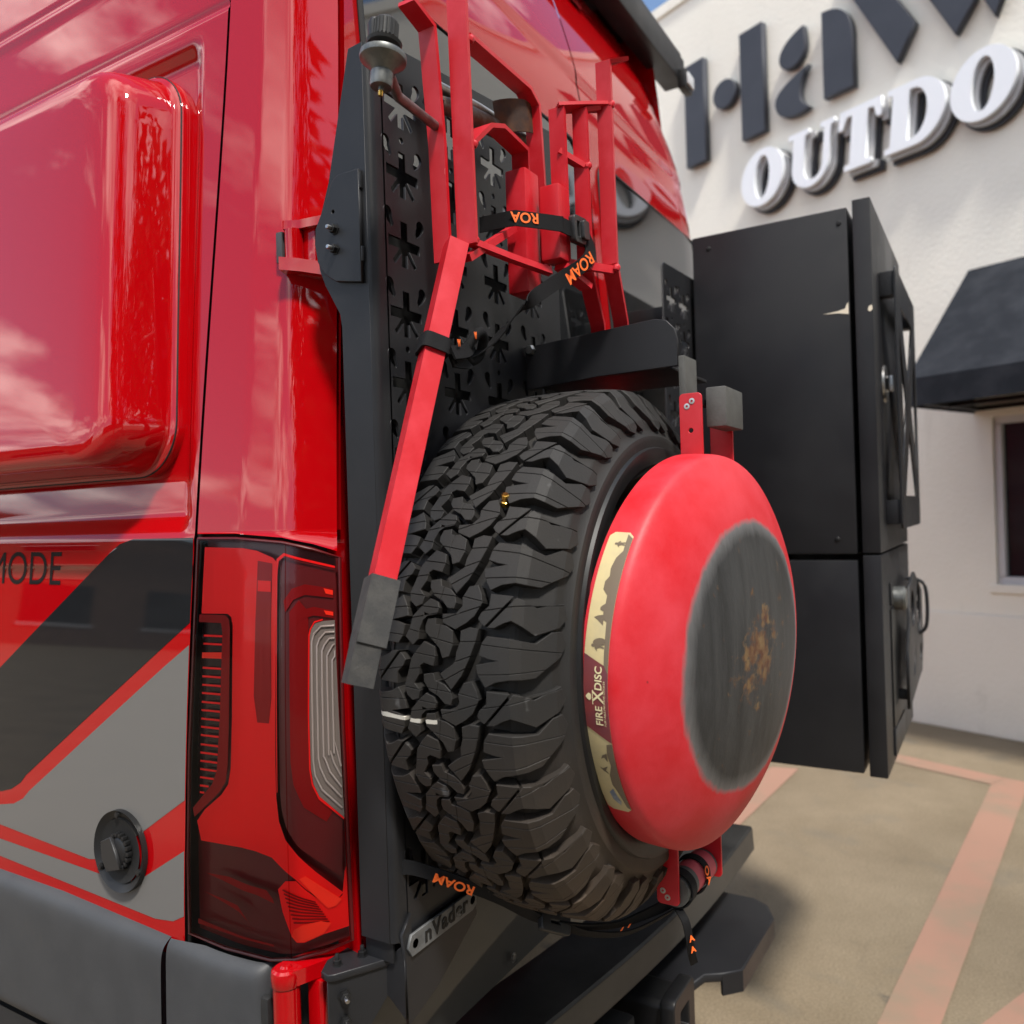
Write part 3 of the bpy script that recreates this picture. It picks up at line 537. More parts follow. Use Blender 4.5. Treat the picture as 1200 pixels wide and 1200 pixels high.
# charging inlet
PF = frame((Xs(.938)-.003, 1.146, .938), (0, -1, .0), (.05, 0, 1))
pt_ = Vector((Xs(.938)-.001, 1.146, .938)); pax = (-1, 0, .05)
ip = lathe('power_inlet', [(.030, -.012), (.046, -.006), (.048, .002), (.057, .006), (.0595, .008), (.060, .001), (.060, 0)], pt_, pax, 'black_metal', van, 48)
lathe('cup', [(0, .0012), (.038, .0016), (.047, .0045)], pt_, pax, 'black_gap', ip, 40)
lathe('cap', [(0, .010), (.017, .010), (.020, .008), (.021, 0)], pt_, pax, 'black_metal', ip, 24)
for k in range(10):
    a = R(-60+20*k); c = PF @ Vector((.024*math.cos(a), .024*math.sin(a), .004)); box('rib', c-Vector((.004, .003, .003)), c+Vector((.004, .003, .003)), 'black_metal', ip, .001)
lid_ = plate('lid', [[(-.033, .010), (-.012, .020), (.004, -.006), (.012, -.022), (-.018, -.030), (-.030, -.014)]], .006, PF @ Matrix.Translation((0, 0, .008)), 'buckle', ip, .001)
for a in (80, 200, 320): c = PF @ Vector((.053*math.cos(R(a+15)), .053*math.sin(R(a+15)), .004)); bolt('screw', c, pax, .004, .003, 'black_metal', ip)
# side window pod
def pod_ring(ins, h, n=14):
    y0, y1, z0, z1 = 1.075+ins, 3.0-ins, 1.497+ins*.45, 2.165-ins*.45; r = max(.012, .085-ins*.35)
    lp = rrect(y0, y1, z0, z1, r, n)
    out = []
    for i, (y, z) in enumerate(lp):
        out.append((y, z))
        y2, z2 = lp[(i+1) % len(lp)]; d = math.hypot(y2-y, z2-z)
        if d > .1:
            for k in range(1, 16): out.append((y+(y2-y)*k/16, z+(z2-z)*k/16))
    return [(Xs(z)+.014-h, y+.085*(z-1.75), z) for y, z in out]
RI = [(0, -.01), (0, .010), (.003, .014), (.012, .015), (.014, .0165), (.0155, .022), (.021, .04), (.030, .068), (.036, .082), (.045, .092), (.058, .0985), (.075, .102), (.12, .104), (.20, .105), (.30, .105)]
V = []; F = []; nr_ = None
for ins, h in RI:
    ring = pod_ring(ins, h); nr_ = len(ring); V += ring
for j in range(len(RI)-1):
    for i in range(nr_): F.append((j*nr_+i, j*nr_+(i+1) % nr_, (j+1)*nr_+(i+1) % nr_, (j+1)*nr_+i))
F.append(tuple((len(RI)-1)*nr_+i for i in range(nr_)))
pod = pyd('window_pod', V, F, 'red_paint', van, True, 50)
ringp = [Vector(p)+Vector((-.0005, 0, 0)) for p in pod_ring(.002, .0125)]; tube('seal', ringp+[ringp[0]], .0013, 'black_gap', pod, 8, False)
# tail lamp
TL = empty('tail_light', (.78, .9, .85)); TL.parent = van; TL.matrix_parent_inverse = Matrix.Translation(-BASE['van']); BASE['tail_light'] = Vector((.78, .9, .85))
def lp(name, poly, off, m, par=None): return patch(name, poly, lambda g, z: cor(min(max(g, 0), 1), z, off), m, par or TL, .02, .02, (-.85, -.5, 0))
OUT = [(.012, 1.402), (.35, 1.401), (.70, 1.394), (.86, 1.384), (.99, 1.371), (.992, 1.15), (.994, .868), (.88, .856), (.74, .846), (.60, .841), (.30, .842), (.02, .848), (.008, .95), (.006, 1.1)]
lp('housing', OUT, -.020, 'lamp_dark')
# side walls of the housing
tube('housing_rim', [cor(g, z, -.002) for g, z in OUT+OUT[:1]], .0026, 'lamp_dark', TL, 8, False)
rp = lp('red_reflector', [(.055, 1.390), (.39, 1.388), (.50, 1.384), (.62, 1.374), (.66, 1.366), (.648, 1.30), (.642, 1.10), (.645, 1.052), (.66, 1.022), (.70, .998), (.77, .977), (.846, .956), (.962, .928), (.93, .918), (.894, .913), (.80, .934), (.751, .947), (.607, .973), (.50, .978), (.402, .980), (.092, .978), (.058, 1.004), (.12, 1.022), (.25, 1.046), (.303, 1.062), (.322, 1.085), (.329, 1.155), (.321, 1.280), (.305, 1.292), (.276, 1.296), (.051, 1.295)], -.006, 'lamp_red')
lp('dark_strip', [(.511, 1.370), (.618, 1.366), (.613, 1.288), (.617, 1.185), (.60, 1.15), (.52, 1.15), (.495, 1.185), (.501, 1.288)], -.0055, 'lamp_mid')
lp('bright_mark', [(.515, 1.343), (.612, 1.342), (.612, 1.327), (.515, 1.328)], -.005, 'lamp_red')
fr_ = lp('rib_surround', [(.046, 1.294), (.27, 1.294), (.30, 1.289), (.313, 1.275), (.318, 1.155), (.312, 1.09), (.296, 1.066), (.245, 1.050), (.05, 1.010), (.035, 1.022), (.19, 1.060), (.226, 1.080), (.244, 1.155), (.250, 1.270), (.236, 1.283), (.046, 1.283)], -.003, 'lamp_mid')
lp('rib_recess', [(.030, 1.283), (.236, 1.283), (.250, 1.270), (.244, 1.155), (.226, 1.080), (.19, 1.060), (.035, 1.022), (.018, 1.1), (.016, 1.25)], -.014, 'lamp_black')
zs_ = [1.264, 1.2525, 1.2185, 1.2065, 1.1945, 1.183, 1.1705, 1.159, 1.147, 1.1355, 1.124, 1.111, 1.0995, 1.088, 1.0765, 1.065, 1.0535, 1.044]
for z in zs_:
    g1 = .248 if z > 1.09 else .228 - max(0, 1.078-z)*3.6
    lp('slat', [(.07, z-.0016), (g1, z-.0012), (g1, z+.0016), (.07, z+.0012)], -.0075, 'lamp_red')
lp('slat', [(.068, 1.232), (.25, 1.233), (.25, 1.242), (.068, 1.240)], -.006, 'lamp_bright')
dk = lp('inner_dark', [(.668, 1.372), (.726, 1.374), (.967, 1.356), (.975, 1.05), (.960, .946), (.86, .968), (.76, .990), (.70, 1.012), (.672, 1.035), (.662, 1.06), (.66, 1.2)], -.009, 'lamp_dark')
lp('trim_line', [(.655, 1.372), (.705, 1.380), (.967, 1.360), (.967, 1.357), (.71, 1.376), (.672, 1.369), (.663, 1.355), (.660, 1.06), (.654, 1.06)], -.004, 'lamp_red')
lp('inner_panel', [(.735, 1.30), (.79, 1.315), (.835, 1.30), (.832, 1.10), (.835, 1.085), (.875, 1.048), (.93, 1.033), (.90, 1.02), (.80, 1.04), (.75, 1.07), (.735, 1.10)], -.0075, 'lamp_mid')
for (a, b, c) in ((.70, 1.315, .016), (.74, 1.288, .013)):
    lp('reflector_arc', [(a, b), (a+.05, b+c), (a+.12, b+c*1.35), (.955, b+c*.9), (.955, b+c*.1), (a+.12, b+c*.45), (a+.06, b+.001), (a+.01, b-.016)], -.0068, 'lamp_mid')
    lp('reflector_tip', [(.91, b+c*.95), (.955, b+c*.75), (.955, b+c*.35), (.92, b+c*.5)], -.006, 'lamp_bright')  # brighter red end of each arc
rv = lp('reversing_lens', [(.843, 1.268), (.850, 1.276), (.868, 1.283), (.908, 1.286), (.962, 1.2865), (.972, 1.15), (.982, 1.024), (.93, 1.036), (.875, 1.052), (.848, 1.070), (.838, 1.090), (.836, 1.16)], -.006, 'lamp_clear')
lp('lens_edge', [(.836, 1.268), (.843, 1.276), (.864, 1.286), (.905, 1.289), (.905, 1.287), (.866, 1.284), (.848, 1.275), (.842, 1.266), (.835, 1.16), (.837, 1.09), (.846, 1.071), (.873, 1.054), (.98, 1.0255), (.98, 1.0225), (.87, 1.050), (.84, 1.069), (.830, 1.09), (.829, 1.16)], -.005, 'lamp_red')
for k in range(5):
    d = .014+.024*k; e = .006+.0105*k
    pts = [(.836+d, 1.10+e*.2), (.836+d, 1.20), (.838+d, 1.262-e*.6), (.850+d, 1.274-e*.75), (.885+d*.8, 1.2835-e*.8), (.96, 1.284-e*.8)]
    tube('flute', [cor(g, z, -.0045) for g, z in pts if g < .972], .0015, 'flute', rv, 8)
    pts = [(.836+d, 1.10+e*.2), (.842+d, 1.076+e), (.875+d*.8, 1.056+e*1.1), (.975, 1.030+e*1.3)]
    tube('flute', [cor(g, z, -.0045) for g, z in pts if g < .98], .0015, 'flute', rv, 8)
am = lp('lower_reflector', [(.640, .932), (.69, .944), (.751, .945), (.80, .932), (.894, .911), (.957, .924), (.972, .955), (.980, .962), (.980, .884), (.871, .875), (.783, .865), (.745, .865), (.715, .874), (.666, .904)], -.007, 'lamp_red')
lp('bright_band', [(.72, .874), (.745, .867), (.783, .867), (.871, .877), (.905, .890), (.86, .893), (.78, .889), (.735, .883)], -.0045, 'lamp_bright')  # brighter red bands in the lower reflector
lp('bright_band', [(.77, .948), (.80, .952), (.955, .920), (.93, .912), (.894, .909), (.84, .925)], -.0045, 'lamp_bright')
for k in range(9):
    lp('prism_row', [(.675+.012*k*.6, .934-.0052*k), (.84+.007*k, .918-.0032*k), (.84+.007*k, .9165-.0032*k), (.675+.012*k*.6, .9320-.0052*k)], -.0055, 'lamp_mid', am)
lp('lower_arc', [(.118, .934), (.30, .936), (.46, .930), (.56, .928), (.60, .918), (.61, .912), (.50, .919), (.40, .922), (.25, .929)], -.008, 'lamp_mid')
lp('lower_arc', [(.10, .908), (.25, .904), (.36, .900), (.41, .888), (.48, .868), (.43, .882), (.37, .892), (.28, .898)], -.008, 'lamp_mid')
lp('lower_edge', [(.06, .868), (.12, .866), (.40, .860), (.60, .858), (.60, .855), (.40, .857), (.06, .861)], -.008, 'lamp_mid')
lp('lens', [(g, z) for g, z in OUT], .0005, 'lens_clear')
lp('crease_line', [(.722, 1.392), (.728, 1.392), (.728, .848), (.722, .848)], .0008, 'lens_red')

# rear doors
CX = 1.815
def rear(x, z): 
    y = Yr(z)
    dl = max(0, (Xs(z)+.063+.03)-x); dr = max(0, x-(3.63-Xs(z)-.18)); y += .25*dl*dl/.05 + 2.2*dr*dr
    y -= .006*ss(2.46, 2.50, z)
    return (x, y, z)
ZD = [.655]+[.7+.05*i for i in range(33)]+[2.32+.012*i for i in range(24)]+[2.62+.025*i for i in range(23)]
def dgrid(name, fa, fb, n=14): return grid(name, [i/n for i in range(n+1)], ZD, lambda a, z: rear(fa(z)+(fb(z)-fa(z))*a, z), 'red_paint', van)
dl_ = dgrid('rear_door', lambda z: Xs(z)+.063+.009, lambda z: CX-.004)
dr_ = dgrid('rear_door', lambda z: CX+.004, lambda z: 3.63-Xs(z)-.055)
grid('door_edge', [0, 1], ZD, lambda a, z: Vector(rear(Xs(z)+.072, z))+Vector((.012*a, .06*a, 0)), 'red_paint', dl_, True)
grid('corner_panel', [i/8 for i in range(9)], ZD, lambda a, z: Vector(rear(3.63-Xs(z)-.052, z)).lerp(Vector((3.63-Xs(z), .96+max(0, Yr(z)-.84), z)), a)+Vector((.02*math.sin(a*math.pi), -.02*math.sin(a*math.pi), 0)), 'red_paint', van)
grid('gap_filler', [1.75, 1.88], ZD, lambda x, z: (x, Yr(z)+.02, z), 'black_gap', van)
def dsh(name, poly, off, m, par, da=.1, db=.05): return patch(name, poly, lambda x, z: (x, rear(x, z)[1]-off, z), m, par, da, db)
dsh('window_glass', rrect(.985, 1.755, 1.42, 2.292, .05), .003, 'glass_tint', dl_); dsh('window_glass', rrect(1.87, 2.66, 1.42, 2.292, .05), .003, 'glass_tint', dr_)
for o_, l_ in ((dl_, rrect(.985, 1.755, 1.42, 2.292, .05)), (dr_, rrect(1.87, 2.66, 1.42, 2.292, .05))):
    q = [(x, rear(x, z)[1]-.003, z) for x, z in l_]; tube('window_seal', q+[q[0]], .005, 'black_gap', o_, 8, False)
dsh('wrap_panel', [(.830, .652), (1.807, .652), (1.807, 1.30), (.868, 1.30)], .0012, 'door_grey', dl_); dsh('wrap_panel', [(1.823, .652), (2.75, .652), (2.75, 1.30), (1.823, 1.30)], .0012, 'door_grey', dr_)
bl = dsh('brake_light', rrect(1.60, 2.06, 2.79, 2.86, .03), .008, 'lamp_mid', van)
# covering plate low on the left door
Yl = Yr(.73)-.012
cpz = plate('cover_plate', [rrect(1.105, 1.75, .672, .83, .012), rrect(1.125, 1.137, .712, .742, .0055)], .004, frame((0, Yl, 0), (1, 0, 0), (0, .062, 1)), 'door_grey', van, .0008)
bolt('screw', (1.178, Yl-.003, .678+.0), (0, -1, 0), .006, .003, 'steel', cpz)
# rear bumper, step and tow hitch
def bY(x): return .662-.105*math.sin(min(1, max(0, (x-.95)/.95))*math.pi/2)+.12*max(0, (x-2.4)/.4)**2
BX = [.93+.06*i for i in range(20)]
sec = [(.14, .620), (.004, .622), (0, .618), (-.003, .565), (.004, .556), (.02, .55), (.14, .55)]
rb = grid('rear_bumper', BX, list(range(len(sec))), lambda x, k: (x, bY(x)+sec[k][0], sec[k][1]), 'plastic_dark', van, True)
rb.data.set_sharp_from_angle(angle=R(40))
grid('bumper_face', BX, [.566, .58, .6, .617], lambda x, z: (x, bY(x)-.0035+.003*(z-.566)/.05, z), 'bumper', rb)
grid('bumper_skirt', BX, [.42, .549], lambda x, z: (x, bY(x)+.12, z), 'black_metal', rb)
stp = plate('step', [[(1.50, .76), (1.98, .72), (1.98, .54), (1.955, .50), (1.90, .472), (1.66, .478), (1.63, .51), (1.61, .54), (1.50, .57)]], .012, frame((0, 0, .475), (1, 0, 0), (0, 1, 0)), 'powder_box', van, .003)
bar('step_lip', [(1.982, .54, .462), (1.957, .50, .462), (1.90, .472, .462), (1.66, .478, .462), (1.63, .51, .460)], (0, 0, 1), .042, .008, 'powder_box', stp)
hb = box('hitch_bar', (1.0, .70, .40), (2.3, .76, .46), 'black_metal', van, .006)
box('hitch_gusset', (1.24, .60, .43), (1.40, .70, .50), 'plastic_dark', hb, .012); box('hitch_gusset', (1.22, .58, .36), (1.43, .70, .40), 'plastic_dark', hb, .012)
ht = plate('hitch_receiver', [rrect(-.042, .042, -.042, .042, .012), rrect(-.026, .026, -.026, .026, .006)], .17, frame((1.50, .63, .452), (1, 0, 0), (0, 0, 1)), 'black_metal', hb, .003)
plate('collar', [rrect(-.055, .055, -.055, .055, .014), rrect(-.0425, .0425, -.0425, .0425, .012)], .022, frame((1.50, .556, .452), (1, 0, 0), (0, 0, 1)), 'black_metal', hb, .003)
# door hinges
def hp(g, z, o): return cor(g, z, o)
hu = bar('upper_hinge', [hp(.70, 1.838, .010), hp(.80, 1.838, .012), (.865, .778, 1.838)], (0, 0, 1), .012, .030, 'red_paint', van, .003)
bar('lower_leaf', [hp(.69, 1.782, .010), hp(.80, 1.778, .012), (.875, .775, 1.765)], (0, 0, 1), .018, .034, 'red_paint', hu, .004)
c = hp(.755, 1.81, .012); tube('hinge_pin', [c-Vector((0, 0, .024)), c+Vector((0, 0, .022))], .0135, 'red_paint', hu, 24); c2 = hp(.86, 1.808, .010); box('hinge_block', c2-Vector((.014, .014, .026)), c2+Vector((.014, .014, .026)), 'red_paint', hu, .004)
c = hp(.675, 1.81, .008); box('bump_stop', c-Vector((.006, .006, .022)), c+Vector((.006, .006, .022)), 'plastic', hu, .002)
hl = bar('lower_hinge', [(.760, .813, .834), (.800, .795, .835), (.846, .776, .836)], (0, 0, 1), .020, .036, 'red_paint', van, .004)
lathe('hinge_cap', [(0, .0445), (.015, .0445), (.0185, .042), (.0195, .037), (.0195, .024), (.0185, .0225), (0, .0225)], (.7585, .8135, .80), (0, 0, 1), 'red_paint', hl, 28)
tube('hinge_pin', [(.7585, .8135, .60), (.7585, .8135, .8215)], .0175, 'red_paint', hl, 28); lathe('pin_head', [(0, .003), (.006, .0028), (.008, 0)], (.7585, .8135, .8445), (0, 0, 1), 'red_paint', hl, 18)
box('hinge_leaf', (.782, .772, .60), (.800, .800, .8235), 'red_paint', hl, .003); box('bump_stop', (.748, .838, .60), (.759, .852, .80), 'plastic_dark', hl, .003)
# roof light bar
lb = box('light_bar', (1.2, .90, 2.895), (2.79, .975, 2.985), 'powder_box', van, .008)
box('bar_cover', (1.2, .905, 2.986), (2.77, 1.10, 3.0), 'powder', lb, .004); box('end_lamp', (2.72, .876, 2.86), (2.80, .905, 2.925), 'black_metal', lb, .006); box('lamp_glass', (2.73, .868, 2.872), (2.79, .8755, 2.912), 'alu', lb, .003)
for xx in (1.4, 2.2): box('bracket', (xx-.03, .977, 2.90), (xx+.03, 1.06, 2.97), 'black_metal', lb, .004)

# ------------------------------------------------------------------ perforated carrier panels
def star(cx, cz, k=1):
    arms = [(90, .0072, .031), (0, .0072, .034), (-49, .0040, .036), (-90, .0066, .031), (-131, .0040, .036), (180, .0072, .034)]
    out = []
    for i, (a, w_, L_) in enumerate(arms):
        d = Vector((math.cos(R(a)), math.sin(R(a)))); n = Vector((-d.y, d.x))
        out += [d*L_+n*w_, d*L_-n*w_]
        a2, w2, _ = arms[(i+1) % len(arms)]; d2 = Vector((math.cos(R(a2)), math.sin(R(a2)))); n2 = Vector((-d2.y, d2.x))
        p, q = -n*w_, n2*w2; den = d.x*d2.y-d.y*d2.x
        if abs(den) > .05:
            t = ((q.x-p.x)*d2.y-(q.y-p.y)*d2.x)/den
            if 0 < t < .03: out.append(p+d*t)
    return [(cx+v.x*k, cz+v.y*k) for v in out]
def drop(cx, cz, sx):
    o = [(cx+.0085*math.cos(R(a)), cz+.0085*math.sin(R(a))) for a in range(-20, 250, 27)]
    return [(cx+sx*(x-cx), z) for x, z in (o+[(cx+.004*0-.001, cz-.012), (cx+.008, cz-.018), (cx+.012, cz-.013)])]
def holes(cols, z1, n, x0, x1, z0, pitch=.0938):
    out = []
    for cx in cols:
        for k in range(n):
            z = z1-pitch*k
            if z < z0+.045: break
            out.append(star(cx, z)); out.append(drop(cx-.034, z+.036, 1)); out.append(drop(cx+.036, z+.034, -1))
            if k % 3 == 0: out.append(circ(cx+.0, z-.047, .0048, 12))
    return out
rack = tag(empty('perforated_panel', (1.08, .70, .86)), 'dark grey perforated steel panel with star cutouts behind the spare tyre', 'panel')
out_l = [(.846, .862), (.99, .862), (1.338, .83), (1.338, 2.10), (1.325, 2.112), (.90, 2.056), (.875, 2.05), (.846, 2.05)]
plate('face_plate', [out_l]+holes((.884, 1.001, 1.118, 1.235), 1.977, 13, .84, 1.33, .85), .0035, frame((0, .6818, 0), (1, 0, 0), (0, 0, 1)), 'powder', rack, .0004)
# rounded corner and flange
cv = [(.8465, .680), (.832, .6802), (.826, .6815), (.822, .6850), (.8203, .6905)]
grid('folded_edge', cv, [.875, 1.3, 1.6, 2.036], lambda p, z: (p[0], p[1], z), 'powder', rack, True)
grid('folded_edge', [(x+.003, y+.003) for x, y in cv], [.875, 2.036], lambda p, z: (p[0], p[1], z), 'powder', rack)
fx = frame((.8217, 0, 0), (0, -1, 0), (0, 0, 1))
def fl(l): return [(-y, z) for y, z in l]
plate('flange', [fl([(.690, 2.036), (.712, 2.034), (.753, 1.869), (.774, 1.815), (.777, 1.79), (.773, 1.757), (.764, 1.735), (.740, 1.694), (.737, 1.675), (.737, .875), (.690, .875)])], .003, fx, 'powder', rack, .0004)
h2 = plate('hinge_plate', [fl([(.697, 1.728), (.697, 1.872), (.730, 1.872)]+[(.737, 1.869), (.744, 1.862), (.748, 1.850), (.772, 1.810), (.774, 1.790), (.770, 1.766), (.758, 1.748), (.74, 1.736)]), circ(-.741, 1.8265, .0032, 12)], .005, frame((.8165, 0, 0), (0, -1, 0), (0, 0, 1)), 'powder', rack, .0008)
for z in (1.803, 1.777): bolt('nut', (.8135, .739, z), (-1, 0, 0), .0058, .008, 'black_metal', h2, 'steel')
for z in (1.858, 1.764): box('weld', (.814, .694, z-.010), (.820, .699, z+.010), 'powder', h2, .002)
lathe('top_peg', [(0, .035), (.006, .033), (.009, .026), (.009, -.03)], (.846, .688, 2.045), (0, 0, 1), 'powder', rack, 16)
# foot bracket with bolts and name plate
fd = Vector((.835-.768, .708-.750, 0)); fd.normalize(); fn = Vector((fd.y, -fd.x, 0))
ff = frame((.768, .750, 0), fd, (0, 0, 1))
ft = plate('foot_bracket', [[(0, .838), (.079, .838), (.079, .80), (.060, .775), (.03, .735), (.0, .70)]], .004, ff, 'powder', rack, .0006)
plate('foot_tab', [[(.769, .760), (.766, .747), (.771, .741), (.832, .704), (.868, .698), (.870, .742), (.832, .770), (.792, .772)]], .007, frame((0, 0, .8425), (1, 0, 0), (0, 1, 0)), 'powder', ft, .0012)
box('foot_gusset', (.826, .690, .846), (.830, .736, .90), 'powder', ft, .001)
for p in ((.790, .7535, .8465), (.822, .739, .8465)): bolt('nut', p, (0, 0, 1), .0056, .0075, 'black_metal', ft, 'black_metal')
for z in (.815, .782): bolt('nut', Vector((.768, .750, z))+fd*.020+fn*.002, fn, .0066, .009, 'black_metal', ft, 'steel')
gs = plate('gusset', [[(.828, .885), (.846, .905), (.846, .880), (.99, .880), (1.0, .84), (.90, .785), (.836, .765), (.834, .845)]], .004, frame((0, .6775, 0), (1, 0, 0), (0, 0, 1)), 'powder', rack, .0006)
plate('corner_fold', [[(0, .845), (.030, .87), (.030, .775), (0, .80)]], .004, frame((.8345, .7075, 0), (-.0002, -1, 0), (0, 0, 1)), 'powder', ft, .0006)
npl = plate('name_plate', [[(.842, .853), (.835, .866), (.842, .880), (.985, .880), (.996, .872), (.993, .858), (.984, .853)]], .003, frame((0, .673, 0), (1, 0, 0), (0, 0, 1)), 'worn_metal', rack, .0006)
text('lettering', 'nVader', .030, frame((.868, .6702, .8590), (1, 0, 0), (0, 0, 1)), 'black_gap', npl, .0004, sp=1.10, xs=1.08, offset=.0008)
for x in (.849, .984): lathe('rivet', [(0, .0005), (.006, .0005), (.0065, 0)], (x, .6714, .867), (0, -1, 0), 'black_metal', npl, 16)
# support arm over the tyre
am_ = plate('support_arm', [fl([(.679, 1.632), (.679, 1.700), (.655, 1.704), (.45, 1.716), (.432, 1.712), (.419, 1.698), (.415, 1.680), (.415, 1.642), (.55, 1.640)])], .005, frame((1.209, 0, 0), (0, -1, 0), (0, 0, 1)), 'powder_box', rack, .0008)
box('arm_shelf', (1.212, .43, 1.640), (1.40, .678, 1.645), 'powder_box', am_, .001)
lathe('arm_bolt', [(0, .009), (.007, .009), (.0085, .006), (.0085, 0)], (1.206, .668, 1.697), (-1, 0, 0), 'zinc', am_, 6)
box('post', (1.206, .404, 1.548), (1.264, .4142, 1.656), 'grip_grey', am_, .002)
plate('dark_backing', [rrect(.845, 1.325, .90, 1.935, .02)], .003, frame((0, .722, 0), (1, 0, 0), (0, 0, 1)), 'black_gap', rack, .0004)  # black sheet added behind the panel so its cutouts read dark
for x, z in ((.97, 1.0), (1.3, 1.0), (.97, 1.85), (1.3, 1.85)): box('spacer', (x-.008, .684, z-.008), (x+.008, .72, z+.008), 'black_metal', rack, .001)
rack2 = tag(empty('perforated_panel', (2.3, .70, .7)), 'dark perforated steel panel on the door behind the storage boxes', 'panel')
plate('face_plate', [[(1.888, .75), (2.80, .75), (2.80, 2.06), (1.90, 2.02), (1.888, 2.008)]]+holes((1.945, 2.035, 2.30), 1.94, 12, 1.88, 2.8, .75), .0035, frame((0, .6818, 0), (1, 0, 0), (0, 0, 1)), 'powder_box', rack2, .0004)
for z in (1.0, 1.9):
    for x in (1.93, 2.7): box('standoff', (x-.015, .684, z-.02), (x+.015, .80, z+.02), 'black_metal', rack2, .003)

# ------------------------------------------------------------------ spare wheel
AX, AZc, YC = 1.16, 1.22, .5645
wheel = tag(empty('spare_wheel', (AX, YC, AZc)), 'black all-terrain spare wheel with chunky tread blocks strapped on the rear door', 'wheel')
rubber(wheel)
RT = .388
# profile by signed arc position s (0 = crown centre, negative towards the disc)
half = [(0, .388), (.02, .3879), (.04, .3873), (.06, .3860), (.08, .3838), (.0915, .3818), (.1020, .3725), (.1125, .3570), (.1265, .336), (.1345, .312), (.1335, .288)]
def prof(s):
    a = abs(s); acc = 0
    for (y0, r0_), (y1, r1_) in zip(half, half[1:]):
        d = math.hypot(y1-y0, r1_-r0_)
        if acc+d >= a or (y1, r1_) == half[-1]:
            t = (a-acc)/d; y = y0+(y1-y0)*t; r = r0_+(r1_-r0_)*t; ny, nr = -(r1_-r0_)/d, (y1-y0)/d
            return (math.copysign(y, s) if s else 0, r, math.copysign(ny, s), nr)
        acc += d
bends = [0]
for (y0, r0_), (y1, r1_) in zip(half, half[1:]): bends.append(bends[-1]+math.hypot(y1-y0, r1_-r0_))
SE = bends[5]                                   # shoulder edge
def depth(a): return .0170 if a < SE else (.0170-.0095*min(1, (a-SE)/.055) if a < SE+.072 else max(.0015, .0075-.006*(a-SE-.072)/.016))
car = []
for a in np.linspace(0, bends[-1], 60):
    y, r, ny, nr = prof(a); d = depth(a); car.append((r-nr*d, y-ny*d))
pr_ = [(r, -y) for r, y in car[::-1]]+[(r, y) for r, y in car[1:]]
pr_ = [(.262, -.118), (.262, -.128), (.275, -.132)]+pr_+[(.275, .132), (.262, .128), (.262, .118)]
tyre = lathe('tyre', pr_, (AX, YC, AZc), (0, 1, 0), 'rubber', wheel, 176, 30)
lathe('rim', [(0, .02), (.10, .02), (.13, -.02), (.22, -.03), (.235, -.09), (.255, -.118), (.268, -.121), (.268, -.114), (.245, -.08), (.245, .10), (.264, .118), (.22, .10), (.1, .06), (0, .06)], (AX, YC, AZc), (0, 1, 0), 'black_metal', wheel, 72)
lathe('rim_guard', [(.262, -.121), (.270, -.1345), (.286, -.1385), (.2935, -.137), (.296, -.131)], (AX, YC, AZc), (0, 1, 0), 'black_metal', tyre, 96)
PITCH = 2*math.pi/44
def clip(poly, nx, ny, c):
    out = []
    for i in range(len(poly)):
        p, q = poly[i], poly[(i+1) % len(poly)]; a = p[0]*nx+p[1]*ny-c; b = q[0]*nx+q[1]*ny-c
        if a >= 0: out.append(p)
        if a*b < 0: t = a/(a-b); out.append((p[0]+(q[0]-p[0])*t, p[1]+(q[1]-p[1])*t))
    return out
def cut(polys, x0, y0, ang, gap=.0007, keep=None):
    nx, ny = math.cos(R(ang)), math.sin(R(ang)); c = x0*nx+y0*ny; out = []
    for i, p in enumerate(polys):
        if keep is not None and i not in keep: out.append(p); continue
        for q in (clip(p, nx, ny, c+gap/2), clip(p, -nx, -ny, -c+gap/2)):
            if len(q) >= 3: out.append(q)
    return out
def block_mesh(name, polys, H0=None, mirror=False):
    """polys in (s, t): s across the tread, t along the circumference (up)"""
    bm = bmesh.new()
    for poly in polys:
        if mirror: poly = [(-a, -b) for a, b in poly]
        b = bmesh.new(); b.faces.new([b.verts.new((x_, y_, 0)) for x_, y_ in poly])
        for bd in bends[1:]:
            for sg_ in (-1, 1): bmesh.ops.bisect_plane(b, geom=b.verts[:]+b.edges[:]+b.faces[:], dist=1e-6, plane_co=(sg_*bd, 0, 0), plane_no=(1, 0, 0))
        bmesh.ops.recalc_face_normals(b, faces=b.faces)
        outer = set(v for e in b.edges if e.is_boundary for v in e.verts)
        r_ = bmesh.ops.inset_region(b, faces=b.faces[:], thickness=.0005, depth=0, use_even_offset=True, use_boundary=True)
        lay = b.verts.layers.float.new('h')
        bd_e = [e for e in b.edges if e.is_boundary]; bdv = set(v for e in bd_e for v in e.verts)
        for v in b.verts: v[lay] = 1.0 if v in bdv else 0.0
        ex = bmesh.ops.extrude_edge_only(b, edges=bd_e)
        for v in ex['geom']:
            if isinstance(v, bmesh.types.BMVert): v[lay] = 2.0
        for v in b.verts:
            s_, t_ = v.co.x, v.co.y; y, r, ny, nr = prof(max(-bends[-1]+.001, min(bends[-1]-.001, s_))); k = v[lay]
            d = 0 if k < .5 else (.0005 if k < 1.5 else depth(abs(s_))+.001)
            if k > 1.5: cx_ = sum(p[0] for p in poly)/len(poly); cy_ = sum(p[1] for p in poly)/len(poly); s_ += (s_-cx_)*.02; t_ += (t_-cy_)*.02
            r -= nr*d; y -= ny*d; ph = t_/RT
            v.co = Vector((-r*math.cos(ph), y, r*math.sin(ph)))
        tmp = bpy.data.meshes.new('t'); b.to_mesh(tmp); b.free(); bm.from_mesh(tmp); bpy.data.meshes.remove(tmp)
    bmesh.ops.recalc_face_normals(bm, faces=bm.faces)
    me = bpy.data.meshes.new(name); bm.to_mesh(me); bm.free(); me.materials.append(MATS['rubber']); return me
